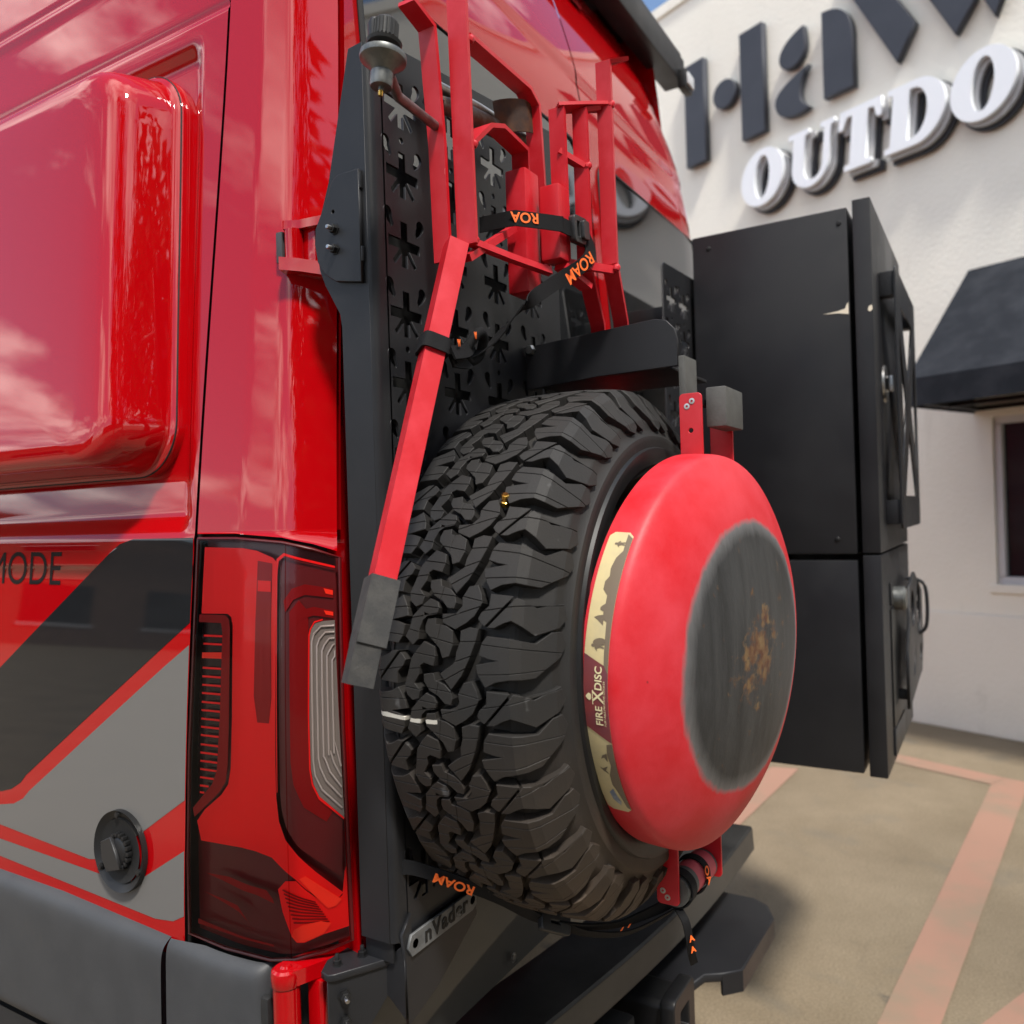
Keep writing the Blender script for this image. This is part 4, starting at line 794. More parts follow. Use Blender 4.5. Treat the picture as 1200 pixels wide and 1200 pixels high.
T = PITCH*RT
e_ = SE
def tz(l, k=1.0): return [((a-.008)*.925*k, b) for a, b in l]
lugS = tz([(-.0600, .0343), (-.0609, .0483)])+[(-e_, .0468), (-e_-.014, .0430), (-e_-.030, .0370), (-e_-.050, .0440), (-e_-.066, .0490), (-e_-.073, .0300), (-e_-.062, .0160), (-e_-.030, .0030), (-e_-.014, .0120), (-e_, .0182)]+tz([(-.0811, .0150), (-.0695, .0091), (-.0593, .0089), (-.0513, .0134), (-.0463, .0190), (-.0500, .0260)])
lugS_ = cut([lugS], *tz([(-.0685, .0207)])[0], 43, gap=.0032); lugS_ = cut(lugS_, -.10, .036, 80)
lugG = tz([(-.0533, -.0088), (-.0599, -.0003)])+[(-e_, -.0022), (-e_-.014, -.0040), (-e_-.032, -.0060), (-e_-.052, .0095), (-e_-.066, .0110), (-e_-.074, -.0060), (-e_-.066, -.0220), (-e_-.032, -.0480), (-e_-.014, -.0490), (-e_, -.0486)]+tz([(-.0734, -.0519), (-.0595, -.0584), (-.0538, -.0510), (-.0480, -.0417), (-.0466, -.0332), (-.0611, -.0303), (-.0753, -.0276), (-.0631, -.0259), (-.0502, -.0224)])
lugG_ = cut([lugG], -.09, -.0125, 94); lugG_ = cut(lugG_, -.09, -.0420, 86)
bQ = tz([(-.0291, .0561), (-.0413, .0579), (-.0473, .0477), (-.0502, .0378), (-.0462, .0308), (-.0407, .0217), (-.0301, .0134), (-.0146, .0055), (.0051, .0126), (.0068, .0229), (-.0185, .0241), (-.0221, .0328), (-.0207, .0428)])
bQ_ = cut(cut([bQ], -.035, .0425, 100), -.035, .0275, 72)
bP = tz([(-.0229, .0043), (-.0351, .0087), (-.0485, .0074), (-.0442, -.0092), (-.0361, -.0290), (-.0261, -.0470), (-.0106, -.0637), (.0061, -.0462), (-.0166, -.0320), (-.0176, -.0213), (-.0227, -.0084)])
bP_ = cut(cut(cut([bP], -.04, -.0075, 86), -.036, -.0265, 70), -.018, -.0480, 62)
bC = tz([(.0314, .0625), (.0162, .0646), (.0133, .0563), (-.0011, .0524), (-.0095, .0455), (-.0121, .0365), (-.0095, .0294), (.0003, .0301), (.0089, .0380), (.0225, .0438), (.0310, .0541)])
bC_ = cut(cut([bC], .003, .045, 12, gap=.0005), 0, .0455, 95)
bD = tz([(.0288, .0162), (.0161, .0176), (.0152, .0106), (.0002, .0092), (-.0112, .0038), (-.0123, -.0128), (-.0069, -.0258), (.0027, -.0283), (.0080, -.0168), (.0199, -.0075), (.0310, .0010), (.0318, .0080)])
bD_ = cut(cut([bD], .003, -.006, 10, gap=.0005), .0, -.0075, 100)
bL = tz([(.0404, .0332), (.0298, .0406), (.0162, .0368), (.0127, .0298), (.0155, .0226), (.0268, .0213), (.0377, .0240), (.0380, .0159), (.0433, .0035), (.0436, -.0077), (.0528, -.0152), (.0666, -.0057), (.0604, .0059), (.0565, .0195)], .94)
bL_ = cut(cut(cut([bL], .02, .0305, 94), .04, .0175, 80), .045, .0030, 100)
bM = tz([(.0454, -.0199), (.0340, -.0102), (.0156, -.0153), (.0138, -.0270), (.0172, -.0381), (.0328, -.0352), (.0392, -.0386), (.0406, -.0488), (.0490, -.0597), (.0397, -.0679), (.0430, -.0775), (.0530, -.0806), (.0625, -.0744), (.0665, -.0645), (.0587, -.0442), (.0547, -.0306)], .94)
bM_ = cut(cut(cut([bM], .03, -.0245, 96), .045, -.0435, 84), .05, -.0650, 95)
def mir(polys, c): return [[(-a*.985, c-b) for a, b in p] for p in polys]
TREAD = [block_mesh('tread_lug', lugS_), block_mesh('tread_lug', lugG_), block_mesh('tread_lug', mir(lugS_, -.014)), block_mesh('tread_lug', mir(lugG_, -.014))] + [block_mesh('tread_block', q) for q in (bQ_, bP_, bC_, bD_, bL_, bM_)]
def put(me, ang):
    o = bpy.data.objects.new(me.name.split('.')[0], me); COL.objects.link(o); o.parent = tyre; o.location = (AX, YC, AZc); o.rotation_euler = (0, ang, 0)
for k in range(22):
    a = k*2*math.pi/22 + .06664/RT
    for q in TREAD: put(q, a)
# lost valve cap lodged in the tread
ph = R(34.9); r_ = .381; vc = Vector((AX-r_*math.cos(ph), .512, AZc+r_*math.sin(ph))); vax = Vector((-.35, -.25, .75))
cap = tag(empty('valve_cap', vc), 'tiny brass valve cap lodged in the tyre tread', 'valve cap')
cb_ = lathe('cap_body', [(0, -.006), (.0050, -.006), (.0056, -.005), (.0056, 0), (.0042, .001), (.0038, .004), (.0048, .005), (.0048, .009), (.0032, .0095), (.0032, .011), (0, .011)], vc, vax, 'brass', cap, 18)

# ------------------------------------------------------------------ cooking disc
DX, DZ = 1.178, 1.224
disc = tag(empty('cooking_disc', (DX, .40, DZ-.28)), 'round faded red steel cooking disc with burnt grey centre and printed sticker', 'cooking disc')
disc_materials(1.128, 1.221)
# the disc hangs slightly turned and tipped: its own frame, origin at the rim centre
fa = Vector((-math.sin(.147)*math.cos(.043), -math.cos(.147)*math.cos(.043), -math.sin(.043))); fe = fa.cross(Vector((0, 0, 1))).normalized(); fu = fe.cross(fa)
DM = Matrix((-fe, -fa, fu)).transposed().to_4x4(); DM.translation = Vector((1.144, .3904, 1.226)); DM = DM @ Matrix.Translation((-DX, -.442, -DZ))
dpc = smooth_path([(r, y, 0) for r, y in [(.275, 0), (.2745, -.020), (.2735, -.0360), (.2700, -.0450), (.2600, -.0530), (.2370, -.0665), (.206, -.0810), (.165, -.0930), (.110, -.1025), (.055, -.1078), (0, -.1095)]], 4)
dp = [(.271, .4425)]+[(max(0, p.x), .442+p.y) for p in dpc]
dpi = [(max(r-.004, 0), y+.004) for r, y in dp[::-1]]
bowl = lathe('bowl', [(r, y) for r, y in dp]+dpi+[(.271, .4425)], (DX, 0, DZ), (0, 1, 0), None, disc, 128, 60); bowl.data.transform(DM); bowl.data.materials.append(MATS['disc_red'])
DPY = [(r, y) for r, y in dp]
def dsurf(ph, y, off=.0008):
    r = float(np.interp(y, [p[1] for p in dp[::-1]], [p[0] for p in dp[::-1]]))+off
    return DM @ Vector((DX-r*math.cos(ph), y, DZ+r*math.sin(ph)))
A0, A1 = R(38.5), R(-38); Ya, Yb = .4375, .405
def stk(name, poly, m, off=.0008, par=None): return patch(name, poly, lambda a, y: dsurf(a, y, off), m, par or stick, R(2), .008)
stick = patch('sticker', [(A0-.02, Ya), (A0, Ya-.006), (A0, Yb+.006), (A0-.02, Yb), (A1+.02, Yb), (A1, Yb+.006), (A1, Ya-.006), (A1+.02, Ya)], lambda a, y: dsurf(a, y, .0007), 'sticker_cream', bowl, R(2), .008)
stk('print', [(R(6.5), Ya), (R(3.5), Yb), (R(-15.5), Yb), (R(-11.5), Ya)], 'sticker_purple', .0010)
hz = [(A0-.01, .4125), (R(33), .4115), (R(31), .418), (R(28), .421), (R(26), .4195), (R(24.5), .424), (R(22.5), .424), (R(21), .417), (R(19), .417), (R(18), .423), (R(17.3), .4225), (R(17), .418), (R(15), .417), (R(14.5), .412), (R(12), .4115), (R(4), .4105), (R(2), Yb), (A0-.03, Yb)]
stk('print', hz, 'sticker_brown', .0011)
def fig(c, k):
    stk('print', [(R(c+a*k), .4115+h*k) for a, h in ((-.55, 0), (-.45, .006), (-.75, .010), (-1.25, .0085), (-1.2, .0095), (-.6, .0125), (-.3, .0128), (-.4, .0150), (-.2, .0172), (.2, .0172), (.4, .0150), (.3, .0128), (.6, .0122), (1.0, .0095), (.9, .0085), (.5, .0100), (.45, .006), (.6, 0), (.25, 0), (.05, .0055), (-.2, 0))], 'sticker_brown', .0011)
fig(35.0, .85); fig(8.6, 1.0)
stk('print', [(R(9.6+.9*math.cos(R(a))-.25*math.sin(R(a))), .4185+.0085*math.sin(R(a))) for a in range(0, 360, 30)], 'sticker_brown', .0012)
stk('print', [(R(13.6), .416), (R(14.8), .424), (R(15.4), .4295), (R(15.9), .424), (R(16.2), .4165)], 'sticker_brown', .0011)
stk('print', [(R(-16), .4125), (R(-19), .414), (R(-22), .412), (R(-25), .417), (R(-28), .4175), (R(-30), .414), (R(-33), .411), (R(-36), .409), (A1+.02, Yb), (R(-15.6), Yb)], 'sticker_brown', .0011)
stk('print', [(R(-18.5), .4145), (R(-19.2), .421), (R(-20.3), .4235), (R(-19.8), .419), (R(-21), .415)], 'sticker_brown', .0012); stk('print', [(R(-22.3), .4165), (R(-23.2), .4245), (R(-22.8), .4285), (R(-23.9), .424), (R(-24.8), .4165), (R(-23.6), .4205)], 'sticker_brown', .0012)
stk('print', [(R(-29.5), .4185), (R(-31), .4255), (R(-33.5), .424), (R(-35.5), .4165), (R(-34), .4135), (R(-31.5), .4165)], 'sticker_blue', .0012)
for word, sz, y0, a0 in (('FIRE', .0155, .4128, -11.0), ('X', .024, .4110, -5.2), ('DISC', .0155, .4128, -2.2)):
    me = text_mesh(word, sz, 0, offset=.0003); bm = bmesh.new(); bm.from_mesh(me)
    patch_bm('lettering', bm, lambda a, b, y0=y0, a0=a0: dsurf(R(a0)+a*.86/.28, y0+b*.86, .0015), 'sticker_text', stick, 1, 1)
me = text_mesh('PORTABLE PROPANE COOKER', .0042, 0); bm = bmesh.new(); bm.from_mesh(me)
patch_bm('lettering', bm, lambda a, b: dsurf(R(-11)+a*.95/.28, .4085+b*.8, .0015), 'sticker_text', stick, 1, 1)
stk('print', [(R(-3.4), .427), (R(-3.0), .4295), (R(-3.3), .432), (R(-4.0), .4345), (R(-4.6), .432), (R(-4.9), .4295), (R(-4.5), .427)], 'sticker_text', .0015)
stk('print', [(R(-2.2), .4255), (R(-2.2), .4245), (R(-5.8), .4245), (R(-5.8), .4255)], 'sticker_text', .0015)
def strapplate(x, y0, y1, z0, z1, scr, hole=None):
    lo = [rrect(-y1, -y0, z0, z1, .006)]
    if hole: lo.append(circ(-hole[0], hole[1], .0042, 16))
    o = plate('handle_strap', lo, .0035, frame((x, 0, 0), (0, -1, 0), (0, 0, 1)), 'stand_red', disc, .0006)
    for y, z in scr: lathe('screw', [(0, .0004), (.0016, .0004), (.0018, .0014), (.0042, .0012), (.0045, 0)], (x-.0019, y, z), (-1, 0, 0), 'steel', o, 18)
    return o
strapplate(1.150, .362, .394, 1.492, 1.588, [(.3755, 1.577), (.3830, 1.570)], (.3785, 1.535)); strapplate(1.268, .352, .386, 1.488, 1.586, [])
gt = box('grip', (1.172, .333, 1.540), (1.262, .363, 1.598), 'grip_grey', disc, .003)
box('grip_pin', (1.148, .366, 1.572), (1.270, .376, 1.582), 'black_metal', gt, .002)
strapplate(1.150, .419, .452, .842, .975, [(.443, .861), (.436, .852)]); strapplate(1.272, .392, .424, .842, .975, [])
gb = tube('lower_grip', [(1.154, .428, .860), (1.268, .420, .860)], .023, 'grip_grey', disc, 24)
tube('pink_label', [(1.195, .4255, .860), (1.262, .4205, .860)], .0234, 'grip_pink', gb, 24)

# ------------------------------------------------------------------ stove stand
stand = tag(empty('stove_stand', (.72, .61, 1.26)), 'folded red steel stove stand with long leg strapped to the perforated panel', 'stove stand')
Yv = (0, 1, 0)
bar('hook_bar', [(.846, .635, 2.083), (.890, .635, 2.070), (.905, .635, 1.92), (.910, .635, 1.765)], Yv, .026, .006, 'stand_red', stand)
bar('upright_bar', [(.908, .602, 2.35), (.915, .602, 2.05), (.921, .602, 1.785)], Yv, .030, .006, 'stand_red', stand)
# lower leg: square tube turned about its own axis
top = Vector((.912, .615, 1.785)); bot = Vector((.729, .610, 1.345)); lg = bar('leg', [top, top.lerp(bot, .5), bot], (-.8, .6, .33), .027, .027, 'stand_red', stand, .002)
dleg = (bot-top).normalized()
f1 = bar('rubber_foot', [bot-dleg*.008, bot+dleg*.070], (-.8, .6, .33), .034, .034, 'rubber_foot', stand, .004); 
f0 = bot+dleg*.055+Vector((-.004, 0, 0)); bar('foot_pad', [f0, f0+Vector((-.016, .004, -.055))], (-.8, .6, .3), .030, .028, 'rubber_foot', f1, .006)
bar('top_bar', [(.922, .60, 2.062), (1.085, .60, 2.062), (1.108, .598, 2.045), (1.124, .596, 1.80)], Yv, .026, .006, 'stand_red', stand)
bar('inner_bar', [(.924, .60, 1.920), (.955, .592, 1.952), (.985, .59, 1.962), (1.055, .592, 1.956), (1.066, .598, 1.93)], Yv, .028, .006, 'stand_red', stand)
box('post', (1.048, .582, 1.748), (1.090, .616, 1.93), 'stand_red', stand, .003)
box('socket', (1.072, .540, 1.795), (1.108, .572, 1.905), 'stand_red', stand, .003)
bar('brace', [(.921, .602, 1.790), (1.00, .585, 1.785), (1.075, .560, 1.778)], (0, .2, 1), .010, .010, 'stand_red', stand)
bar('brace', [(.915, .60, 1.765), (1.04, .60, 1.84)], Yv, .012, .010, 'stand_red', stand)
bar('short_bar', [(1.105, .555, 2.030), (1.108, .555, 1.87)], Yv, .026, .006, 'stand_red', stand)
bar('link_bar', [(1.105, .556, 2.0305), (1.135, .527, 2.036), (1.168, .498, 2.042)], (-.5, -.5, .05), .026, .005, 'stand_red', stand)
bar('hook_bar', [(1.168, .475, 2.106), (1.150, .497, 2.100), (1.158, .50, 2.04), (1.160, .50, 1.80), (1.222, .512, 1.725), (1.240, .518, 1.68)], Yv, .024, .006, 'stand_red', stand)
bar('hook_bar', [(1.150, .515, 2.035), (1.132, .53, 2.030), (1.134, .53, 1.785), (1.222, .552, 1.725), (1.240, .558, 1.68)], Yv, .024, .006, 'stand_red', stand)
bar('link_bar', [(1.106, .556, 1.965), (1.134, .528, 1.945)], (-.5, -.5, 0), .016, .008, 'stand_red', stand)
bar('brace', [(1.10, .548, 1.795), (1.13, .52, 1.792), (1.162, .497, 1.790)], (0, 0, 1), .012, .008, 'stand_red', stand)
bar('brace', [(1.095, .552, 1.79), (1.14, .532, 1.765)], Yv, .02, .010, 'stand_red', stand)
for p in ((.925, .590, 2.058), (.925, .590, 1.918), (1.124, .586, 1.905), (.924, .592, 1.790), (1.160, .490, 2.040), (1.134, .520, 1.945), (1.160, .490, 1.792), (1.090, .575, 1.79)):
    lathe('weld_bead', [(0, .006), (.003, .0055), (.0055, .003), (.006, 0), (.005, -.004), (0, -.006)], p, (.3, -.2, 1), 'stand_red', stand, 9)
# gas regulator and burner
rg = Vector((.735, .588, 1.936)); ra = Vector((.10, -.05, 1)).normalized()
reg = tag(empty('gas_regulator', rg), 'silver gas regulator with black ribbed knob beside the red hook bar', 'gas regulator')
rbod = lathe('body', [(0, -.030), (.003, -.030), (.0035, -.026), (.0120, -.026), (.0130, -.023), (.0130, -.010), (.0115, -.008), (.015, -.004), (.0235, .003), (.0262, .005), (.0268, .008), (.0262, .0115), (.020, .0130), (.011, .0135), (0, .0135)], rg, ra, 'regulator', reg, 40)
lathe('nozzle', [(0, -.036), (.0026, -.036), (.003, -.028), (0, -.028)], rg, ra, 'brass', rbod, 12)
kn = lathe('knob', [(.0095, .0130), (.0095, .022), (.0190, .0225), (.0205, .026), (.0140, .0285), (.0140, .030), (.0140, .050), (.0125, .052), (0, .052)], rg, ra, 'plastic_dark', reg, 36)
for k in range(20):
    a = 2*math.pi*k/20; q = ra.to_track_quat('Z', 'Y'); c = rg+q @ Vector((.0142*math.cos(a), .0142*math.sin(a), .040)); tube('rib', [c-ra*.009, c+ra*.009], .0012, 'plastic_dark', kn, 5)
tube('outlet_pipe', [rg+Vector((.012, 0, -.006)), Vector((.79, .61, 1.930)), Vector((.905, .635, 1.945))], .0062, 'regulator', reg, 14)
br = tag(empty('burner_pipe', (.93, .64, 2.0)), 'rusty burner pipe with rusted wind flap inside the red stove stand', 'burner')
bp = tube('pipe', [(.915, .645, 1.985), (.97, .640, 1.995), (1.10, .632, 2.005), (1.16, .628, 2.008)], [.0105, .0135, .0135, .0135], 'rust_pipe', br, 24)
tube('tube', [(.92, .655, 2.018), (1.03, .648, 2.026), (1.19, .64, 2.03)], .0075, 'zinc', bp, 16)
lathe('fitting', [(0, -.02), (.013, -.02), (.013, -.004), (.010, -.004), (.010, .01), (0, .01)], (.925, .645, 1.987), (1, 0, .1), 'black_metal', bp, 6)
for off in (0, .0022):
    grid('wind_flap', [R(-95+10*k) for k in range(20)], [0, .015, .030, .044], lambda a, h: Vector((1.103+(.047-off)*math.sin(a)-.3*h*(1 if a < 0 else -.2), .628-(.030-off)*math.cos(a), 2.004+h*(1-.35*max(0, math.sin(a)))+.012*math.sin(a))), 'rust_flap', bp, off > 0)

# ------------------------------------------------------------------ straps
st1 = tag(empty('lashing_strap', (1.05, .56, 1.80)), 'black webbing strap with orange lettering binding the red stove stand', 'strap')
web = ribbon('webbing', [(1.0, .632, 1.84), (1.0, .580, 1.8385), (1.010, .566, 1.838), (1.052, .5305, 1.836), (1.0585, .530, 1.8365), (1.08, .530, 1.838), (1.115, .530, 1.842)], (0, 0, 1), .022, 'strap', st1, .0022)
bk = empty('buckle', (1.12, .53, 1.84)); bk.parent = st1; bk.matrix_parent_inverse = Matrix.Translation(-BASE[st1.name]); BASE[bk.name] = Vector((1.12, .53, 1.84))
BF = frame((1.092, .5275, 1.840), (1, -.05, .05), (0, 0, 1))
plate('buckle_frame', [rrect(-.004, .034, -.019, .019, .005), rrect(.002, .012, -.012, .012, .002), rrect(.018, .028, -.012, .012, .002)], .008, BF, 'buckle', bk, .0012)
plate('cam_lever', [rrect(.0135, .0295, -.013, .013, .003)], .012, BF @ Matrix.Translation((0, 0, .004)), 'buckle', bk, .001)
tail = ribbon('tail', [(1.118, .524, 1.842), (1.128, .518, 1.815), (1.112, .520, 1.793), (1.075, .540, 1.765), (1.03, .555, 1.735), (1.005, .565, 1.715)], [(.5, -.15, .85), (.9, -.3, .3), (.85, -.35, -.35), (.75, -.3, -.55), (.3, -.2, -.9), (.1, .6, -.5)], .021, 'strap', st1, .002, 8)
text('lettering', 'ROAM', .0245, frame((1.118, .5125, 1.803), (-.70, .25, -.62), (.66, -.18, -.74)) @ Matrix.Translation((-.002, -.0075, .0013)), 'orange', tail, .0003, sp=1.0, offset=.0004)
text('lettering', 'ROA', .020, frame((1.030, .5475, 1.840), (-.72, .66, .0), (0, 0, -1)) @ Matrix.Translation((0.004, -.006, .0018)), 'orange', web, .0003, offset=.0004)
ribbon('long_tail', [(1.005, .565, 1.715), (.998, .59, 1.690), (.985, .61, 1.665), (.955, .62, 1.648), (.925, .62, 1.640), (.875, .60, 1.628)], [(.1, .6, -.5), (0, .7, -.5), (0, .9, -.3), (0, .9, .3), (0, .7, .7), (0, .5, .9)], .020, 'strap', st1, .002, 8)
lw_ = empty('leg_wrap', (.85, .6, 1.63)); lw_.parent = st1; lw_.matrix_parent_inverse = Matrix.Translation(-BASE[st1.name]); BASE[lw_.name] = Vector((.85, .6, 1.63))
pc = top.lerp(bot, .335); wv0 = Vector((-.8, .6, .33)); wv0 = (wv0-wv0.dot(dleg)*dleg).normalized(); nv0 = wv0.cross(dleg).normalized()
loop = [(-1, -1.02), (0, -1.12), (1, -1.02), (1.12, 0), (1.02, 1), (0, 1.12), (-1.02, 1), (-1.12, 0), (-1, -1.02)]
ribbon('webbing', [pc+wv0*a*.0155+nv0*b*.0155 for a, b in loop], dleg, .021, 'strap', lw_, .0022, 5)
for k, (p, q) in enumerate([((.862, .592, 1.630), (.955, .622, 1.660)), ((.870, .600, 1.622), (.965, .630, 1.642))]):
    ribbon('webbing', [p, Vector(p).lerp(Vector(q), .5)+Vector((0, -.005, -.004)), q], (0, .3, .9), .018, 'strap', lw_, .003)
tube('knot', smooth_path([(.93, .615, 1.650), (.945, .605, 1.672), (.965, .61, 1.668), (.968, .62, 1.645), (.945, .622, 1.635), (.925, .615, 1.642)], 5), .007, 'strap', lw_, 10)
for p in ((.872, .5945, 1.640), (.925, .603, 1.660)):
    text('lettering', 'W', .012, frame(p, (.95, .3, .2), (0, 0, 1)) @ Matrix.Translation((0, 0, .004)), 'orange', lw_, .0004, offset=.0006)
st2 = tag(empty('lashing_strap', (1.0, .58, .80)), 'black webbing strap with orange lettering running under the spare tyre', 'strap')
p2 = [(.838, .683, .968), (.848, .665, .966), (.880, .615, .944), (.93, .585, .909), (1.0, .565, .855), (1.05, .53, .832), (1.11, .50, .815), (1.15, .46, .826), (1.175, .435, .838)]
web2 = ribbon('webbing', p2, [(0, .2, 1), (-.1, .2, 1), (-.25, -.1, .9), (-.3, -.2, .9), (-.3, -.5, .6), (-.2, -.6, .5), (0, -.6, .6), (0, -.3, .9), (0, 0, 1)], .018, 'strap', st2, .003, 8)
tdir = Vector((.880-.848, .615-.665, .938-.962)).normalized()
text('lettering', 'ROAM', .0195, frame(Vector((.889, .602, .9390)), -tdir, (.26, .08, -.95)) @ Matrix.Translation((.0, -.0070, .0100)), 'orange', web2, .0004, offset=.0005)
bq = empty('buckle', (1.03, .55, .84)); bq.parent = st2; bq.matrix_parent_inverse = Matrix.Translation(-BASE[st2.name]); BASE[bq.name] = Vector((1.03, .55, .84))
plate('buckle_frame', [rrect(-.026, .026, -.012, .012, .004), rrect(-.012, .008, -.003, .003, .0015)], .008, frame((1.012, .553, .848), (.80, -.38, -.45), (.3, .35, .9)), 'buckle', bq, .0014)
ribbon('loose_tail', [(1.03, .545, .838), (1.06, .525, .818), (1.12, .49, .800), (1.165, .445, .818), (1.185, .428, .832)], (-.1, -.6, .6), .016, 'strap', st2, .002, 8)
ribbon('hanging_tail', [(1.165, .432, .836), (1.152, .412, .822), (1.158, .408, .790), (1.170, .410, .765), (1.186, .412, .742)], (.7, -.6, .1), .012, 'strap', st2, .002, 6)
ribbon('grip_wrap', [(1.222+.004*math.sin(R(a)), .4235+.0262*math.cos(R(a)), .860+.0262*math.sin(R(a))) for a in range(0, 361, 30)], (1, 0, .1), .014, 'strap', st2, .002, 4)
text('lettering', 'OA', .018, frame((1.216, .3975, .868), (.1, -.2, -1), (1, -.1, 0)) @ Matrix.Translation((-.012, -.006, .001)), 'orange', st2, .0004, offset=.0004)
ribbon('grip_wrap', [(1.168, .4275+.0262*math.cos(R(a)), .860+.0262*math.sin(R(a))) for a in range(0, 361, 30)], (1, 0, 0), .020, 'strap', st2, .002, 4)
for p in ((1.100, .492, .8115), (1.112, .486, .812)): text('lettering', 'I', .012, frame(p, (.8, -.5, 0), (0, -.6, .7)), 'orange', st2, .0004, offset=.0008)
for p in ((1.155, .4045, .797), (1.163, .4055, .777)): text('lettering', 'A', .012, frame(p, (.7, -.6, .2), (0, 0, 1)) @ Matrix.Translation((-.004, -.005, .001)), 'orange', st2, .0004, offset=.0005)

# ------------------------------------------------------------------ storage boxes
def sbox(label, z0, z1, upper):
    b = tag(empty('storage_box', (2.44, .47, z0)), label, 'storage box', 'storage boxes on the right rear door')
    body = box('body', (2.083, .292, z0), (2.715, .668, z1), 'powder_box', b, .004)
    zt = z1+.012; lid = box('lid', (2.079, .240, z0-.004 if not upper else z0+.002), (2.72, .280, zt), 'powder_box', b, .003)
    for y, z in ((.31, z1-.035), (.625, z1-.035), (.335, z0+.035)):
        if upper: lathe('rivet', [(0, .003), (.004, .0025), (.006, 0)], (2.0828, y, z), (-1, 0, 0), 'black_metal', body, 14)
    F_ = frame((0, .2365, 0), (1, 0, 0), (0, 0, 1))
    if upper:
        # stand-off cut plate with crossing ribs and a round lock
        H = [rrect(2.20, 2.70, 1.36, 2.00, .015)]
        z_a, z_b, xa, xb = 1.44, 1.92, 2.25, 2.655
        xm, zm = (xa+xb)/2, (z_a+z_b)/2
        H += [[(xa+.05, z_b), (xb-.05, z_b), (xm, zm+.06)], [(xa+.05, z_a), (xm, zm-.06), (xb-.05, z_a)], [(xa, z_b-.06), (xm-.06, zm), (xa, z_a+.06)], [(xb, z_b-.06), (xb, z_a+.06), (xm+.06, zm)]]
        P_ = plate('cut_plate', H, .004, frame((0, .205, 0), (1, 0, 0), (0, 0, 1)), 'powder_box', lid, .0006)
        for z in (1.40, 1.96):
            for x in (2.205, 2.655): box('standoff', (x, .203, z-.03), (x+.04, .2395, z+.03), 'powder_box', P_, .002)
        lk = lathe('lock', [(0, .010), (.018, .010), (.022, .006), (.045, .005), (.048, 0)], (2.245, .2395, 1.72), (0, -1, 0), 'steel', lid, 28)
        box('lock_key', (2.238, .218, 1.70), (2.252, .230, 1.74), 'steel', lk, .003)
    else:
        P_ = plate('cut_plate', [[(2.30, .90), (2.30, 1.05), (2.36, 1.12), (2.36, 1.20), (2.52, 1.23), (2.74, 1.16), (2.74, 1.0), (2.68, .93), (2.62, .93)], circ(2.44, 1.14, .05, 18), circ(2.62, 1.12, .06, 18, .08), [(2.40, .96), (2.52, 1.05), (2.46, .96)], circ(2.66, .99, .028, 16)], .006, frame((0, .212, 0), (1, 0, 0), (0, 0, 1)), 'powder_box', lid, .001)
        for x, z in ((2.33, .93), (2.40, 1.19), (2.70, 1.12)): box('standoff', (x-.012, .214, z-.012), (x+.012, .2395, z+.012), 'powder_box', P_, .002)
        box('recess_panel', (2.21, .2355, .87), (2.50, .2394, 1.16), 'black_metal', lid, .001)
        box('hasp', (2.21, .2345, 1.17), (2.25, .2394, 1.225), 'powder', lid, .001); lathe('lock', [(0, .03), (.025, .03), (.030, .024), (.030, 0)], (2.30, .2395, 1.18), (0, -1, 0), 'regulator', lid, 24)
        tube('pull_handle', smooth_path([(2.62, .239, 1.205), (2.62, .205, 1.20), (2.62, .188, 1.17), (2.62, .188, 1.08), (2.62, .205, 1.05), (2.62, .239, 1.045)], 4), .005, 'powder_box', lid, 12)
        box('latch_plate', (2.21, .2345, .80), (2.44, .2394, .865), 'powder', lid, .001)
    return b
b1_ = sbox('tall black steel storage box on top of the smaller one, with chipped paint', 1.305, 2.125, True)
sbox('short black steel storage box underneath the tall one, with pull handle', .785, 1.290, False)
bd = [c for c in b1_.children if c.name.startswith('body')][0]
plate('paint_chip', [[(-.2945, 1.872), (-.318, 1.8775), (-.352, 1.8795), (-.318, 1.8825), (-.302, 1.886), (-.298, 1.896), (-.2945, 1.900)]], .0006, frame((2.0826, 0, 0), (0, -1, 0), (0, 0, 1)), 'chip', bd)
plate('paint_chip', [[(-.2415, 1.875), (-.247, 1.870), (-.252, 1.874), (-.250, 1.882), (-.243, 1.886)]], .0006, frame((2.0786, 0, 0), (0, -1, 0), (0, 0, 1)), 'chip', bd)

# ------------------------------------------------------------------ across the lot (seen mirrored in the paint)
def far_building(x, y, w_, d_, h_, rz, label):
    e = tag(empty('far_building', (x, y, 0)), label, 'building'); q = Matrix.Rotation(rz, 3, 'Z')
    def b(name, a, c, m, par=e):
        a = Vector(a); c = Vector(c); mid = q @ ((a+c)/2) + Vector((x, y, 0)); hs = (c-a)/2; return box(name, mid-hs, mid+hs, m, par, .0 if True else .01, rot=q)
    b('wall', (-w_/2, -d_/2, 0), (w_/2, d_/2, h_), 'far_wall_dark'); b('roof', (-w_/2-.4, -d_/2-.4, h_), (w_/2+.4, d_/2+.4, h_+.5), 'roof_tile')
    for k in range(int(w_//4)):
        wn_ = b('window', (-w_/2+1+4*k, -d_/2-.03, .9), (-w_/2+3.2+4*k, -d_/2-.004, 2.5), 'pane'); b('frame', (-w_/2+.9+4*k, -d_/2-.04, .8), (-w_/2+3.3+4*k, -d_/2-.004, .898), 'alu', wn_)
far_building(-16, 34, 40, 10, 4.6, R(28), 'low flat-roofed building, walls darkened for the reflections, across the parking lot')
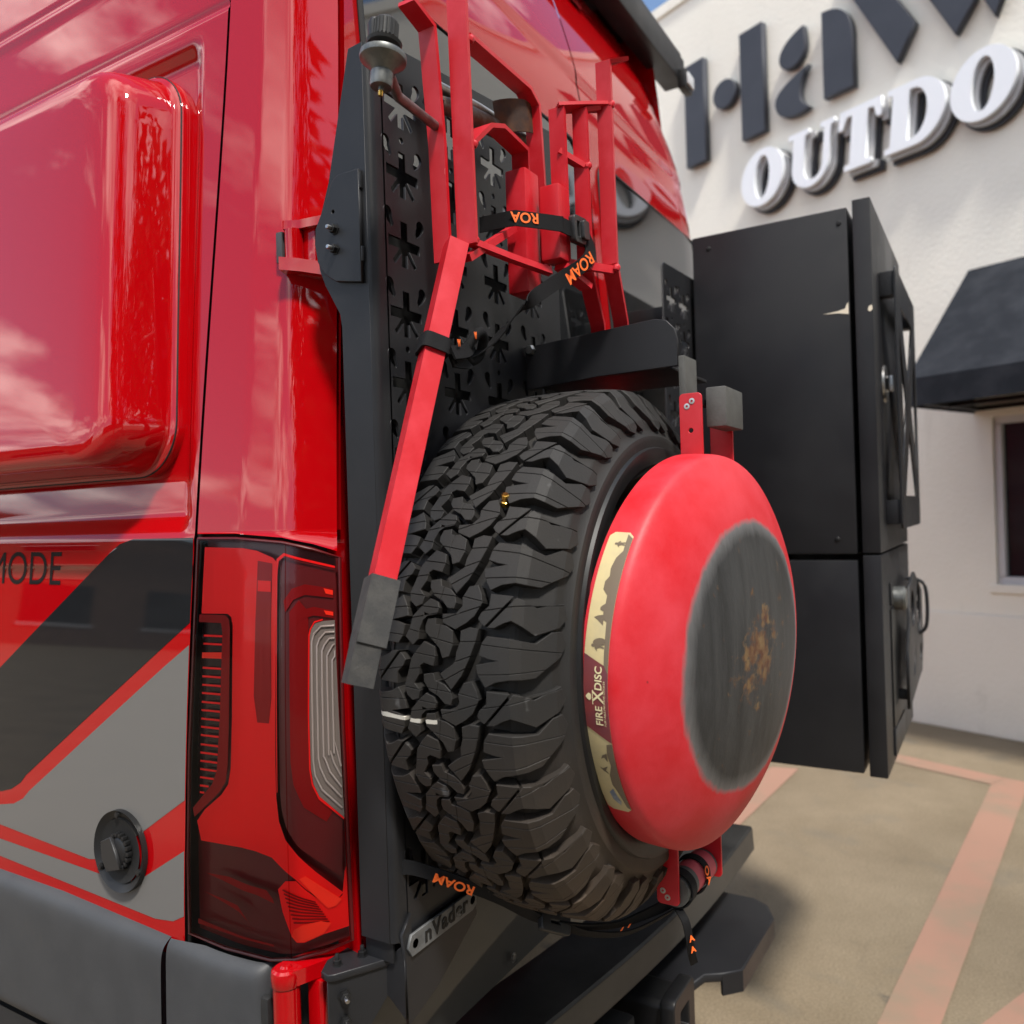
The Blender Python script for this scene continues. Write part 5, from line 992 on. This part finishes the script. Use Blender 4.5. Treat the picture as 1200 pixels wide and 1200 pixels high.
far_building(-26, -14, 34, 10, 4.2, R(115), 'low flat-roofed building, walls darkened for the reflections, behind the photographer')

# unseen trees added behind the camera (they darken the mirror images in the corner panels)
leaf_me = None
def unseen_tree(x, y, h, r, seed, label):
    rnd = random.Random(seed); e = tag(empty('unseen_tree', (x, y, 0)), label, 'unseen_tree', None)
    tube('trunk', smooth_path([(x, y, 0), (x+.1, y, h*.2), (x-.05, y+.1, h*.45), (x+.1, y, h*.75)], 4), [max(.04, .22-.012*k) for k in range(13)], 'bark', e, 10)
    for k in range(5):
        a = k*1.3+seed; tube('limb', [(x, y, h*(.3+.07*k)), (x+r*.35*math.cos(a), y+r*.35*math.sin(a), h*(.45+.07*k)), (x+r*.7*math.cos(a), y+r*.7*math.sin(a), h*(.52+.08*k))], [.09, .06, .03], 'bark', e, 7)
    v = []; f = []
    clumps = [(rnd.gauss(0, .42), rnd.gauss(0, .42), rnd.uniform(-.85, .9)) for _ in range(46)]
    for i in range(7500):
        c = clumps[rnd.randrange(46)]; k = math.sqrt(max(.1, 1-abs(c[2])**2.2))
        p = Vector((x+r*(c[0]*k*1.2+rnd.gauss(0, .16)), y+r*(c[1]*k*1.2+rnd.gauss(0, .16)), h*.62+h*.36*(c[2]+rnd.gauss(0, .12))))
        u = Vector((rnd.gauss(0, 1), rnd.gauss(0, 1), rnd.gauss(0, .6))).normalized(); w_ = u.cross(Vector((rnd.gauss(0, 1), rnd.gauss(0, 1), rnd.gauss(0, 1)))).normalized(); q = rnd.uniform(.09, .17)
        n = len(v); v += [p-u*q, p+w_*q*.5, p+u*q, p-w_*q*.5]; f.append((n, n+1, n+2, n+3))
    pyd('crown', v, f, 'leaf', e)
unseen_tree(-4.6, -2.7, 7.6, 2.5, 1, 'leafy tree at the lot edge beside the low brick building')
unseen_tree(-3.6, -7.4, 7.4, 2.9, 2, 'tall leafy tree added between two others to darken the reflections')
unseen_tree(.4, -8.2, 8.0, 2.9, 3, 'leafy tree added at the end of the row to darken the reflections')
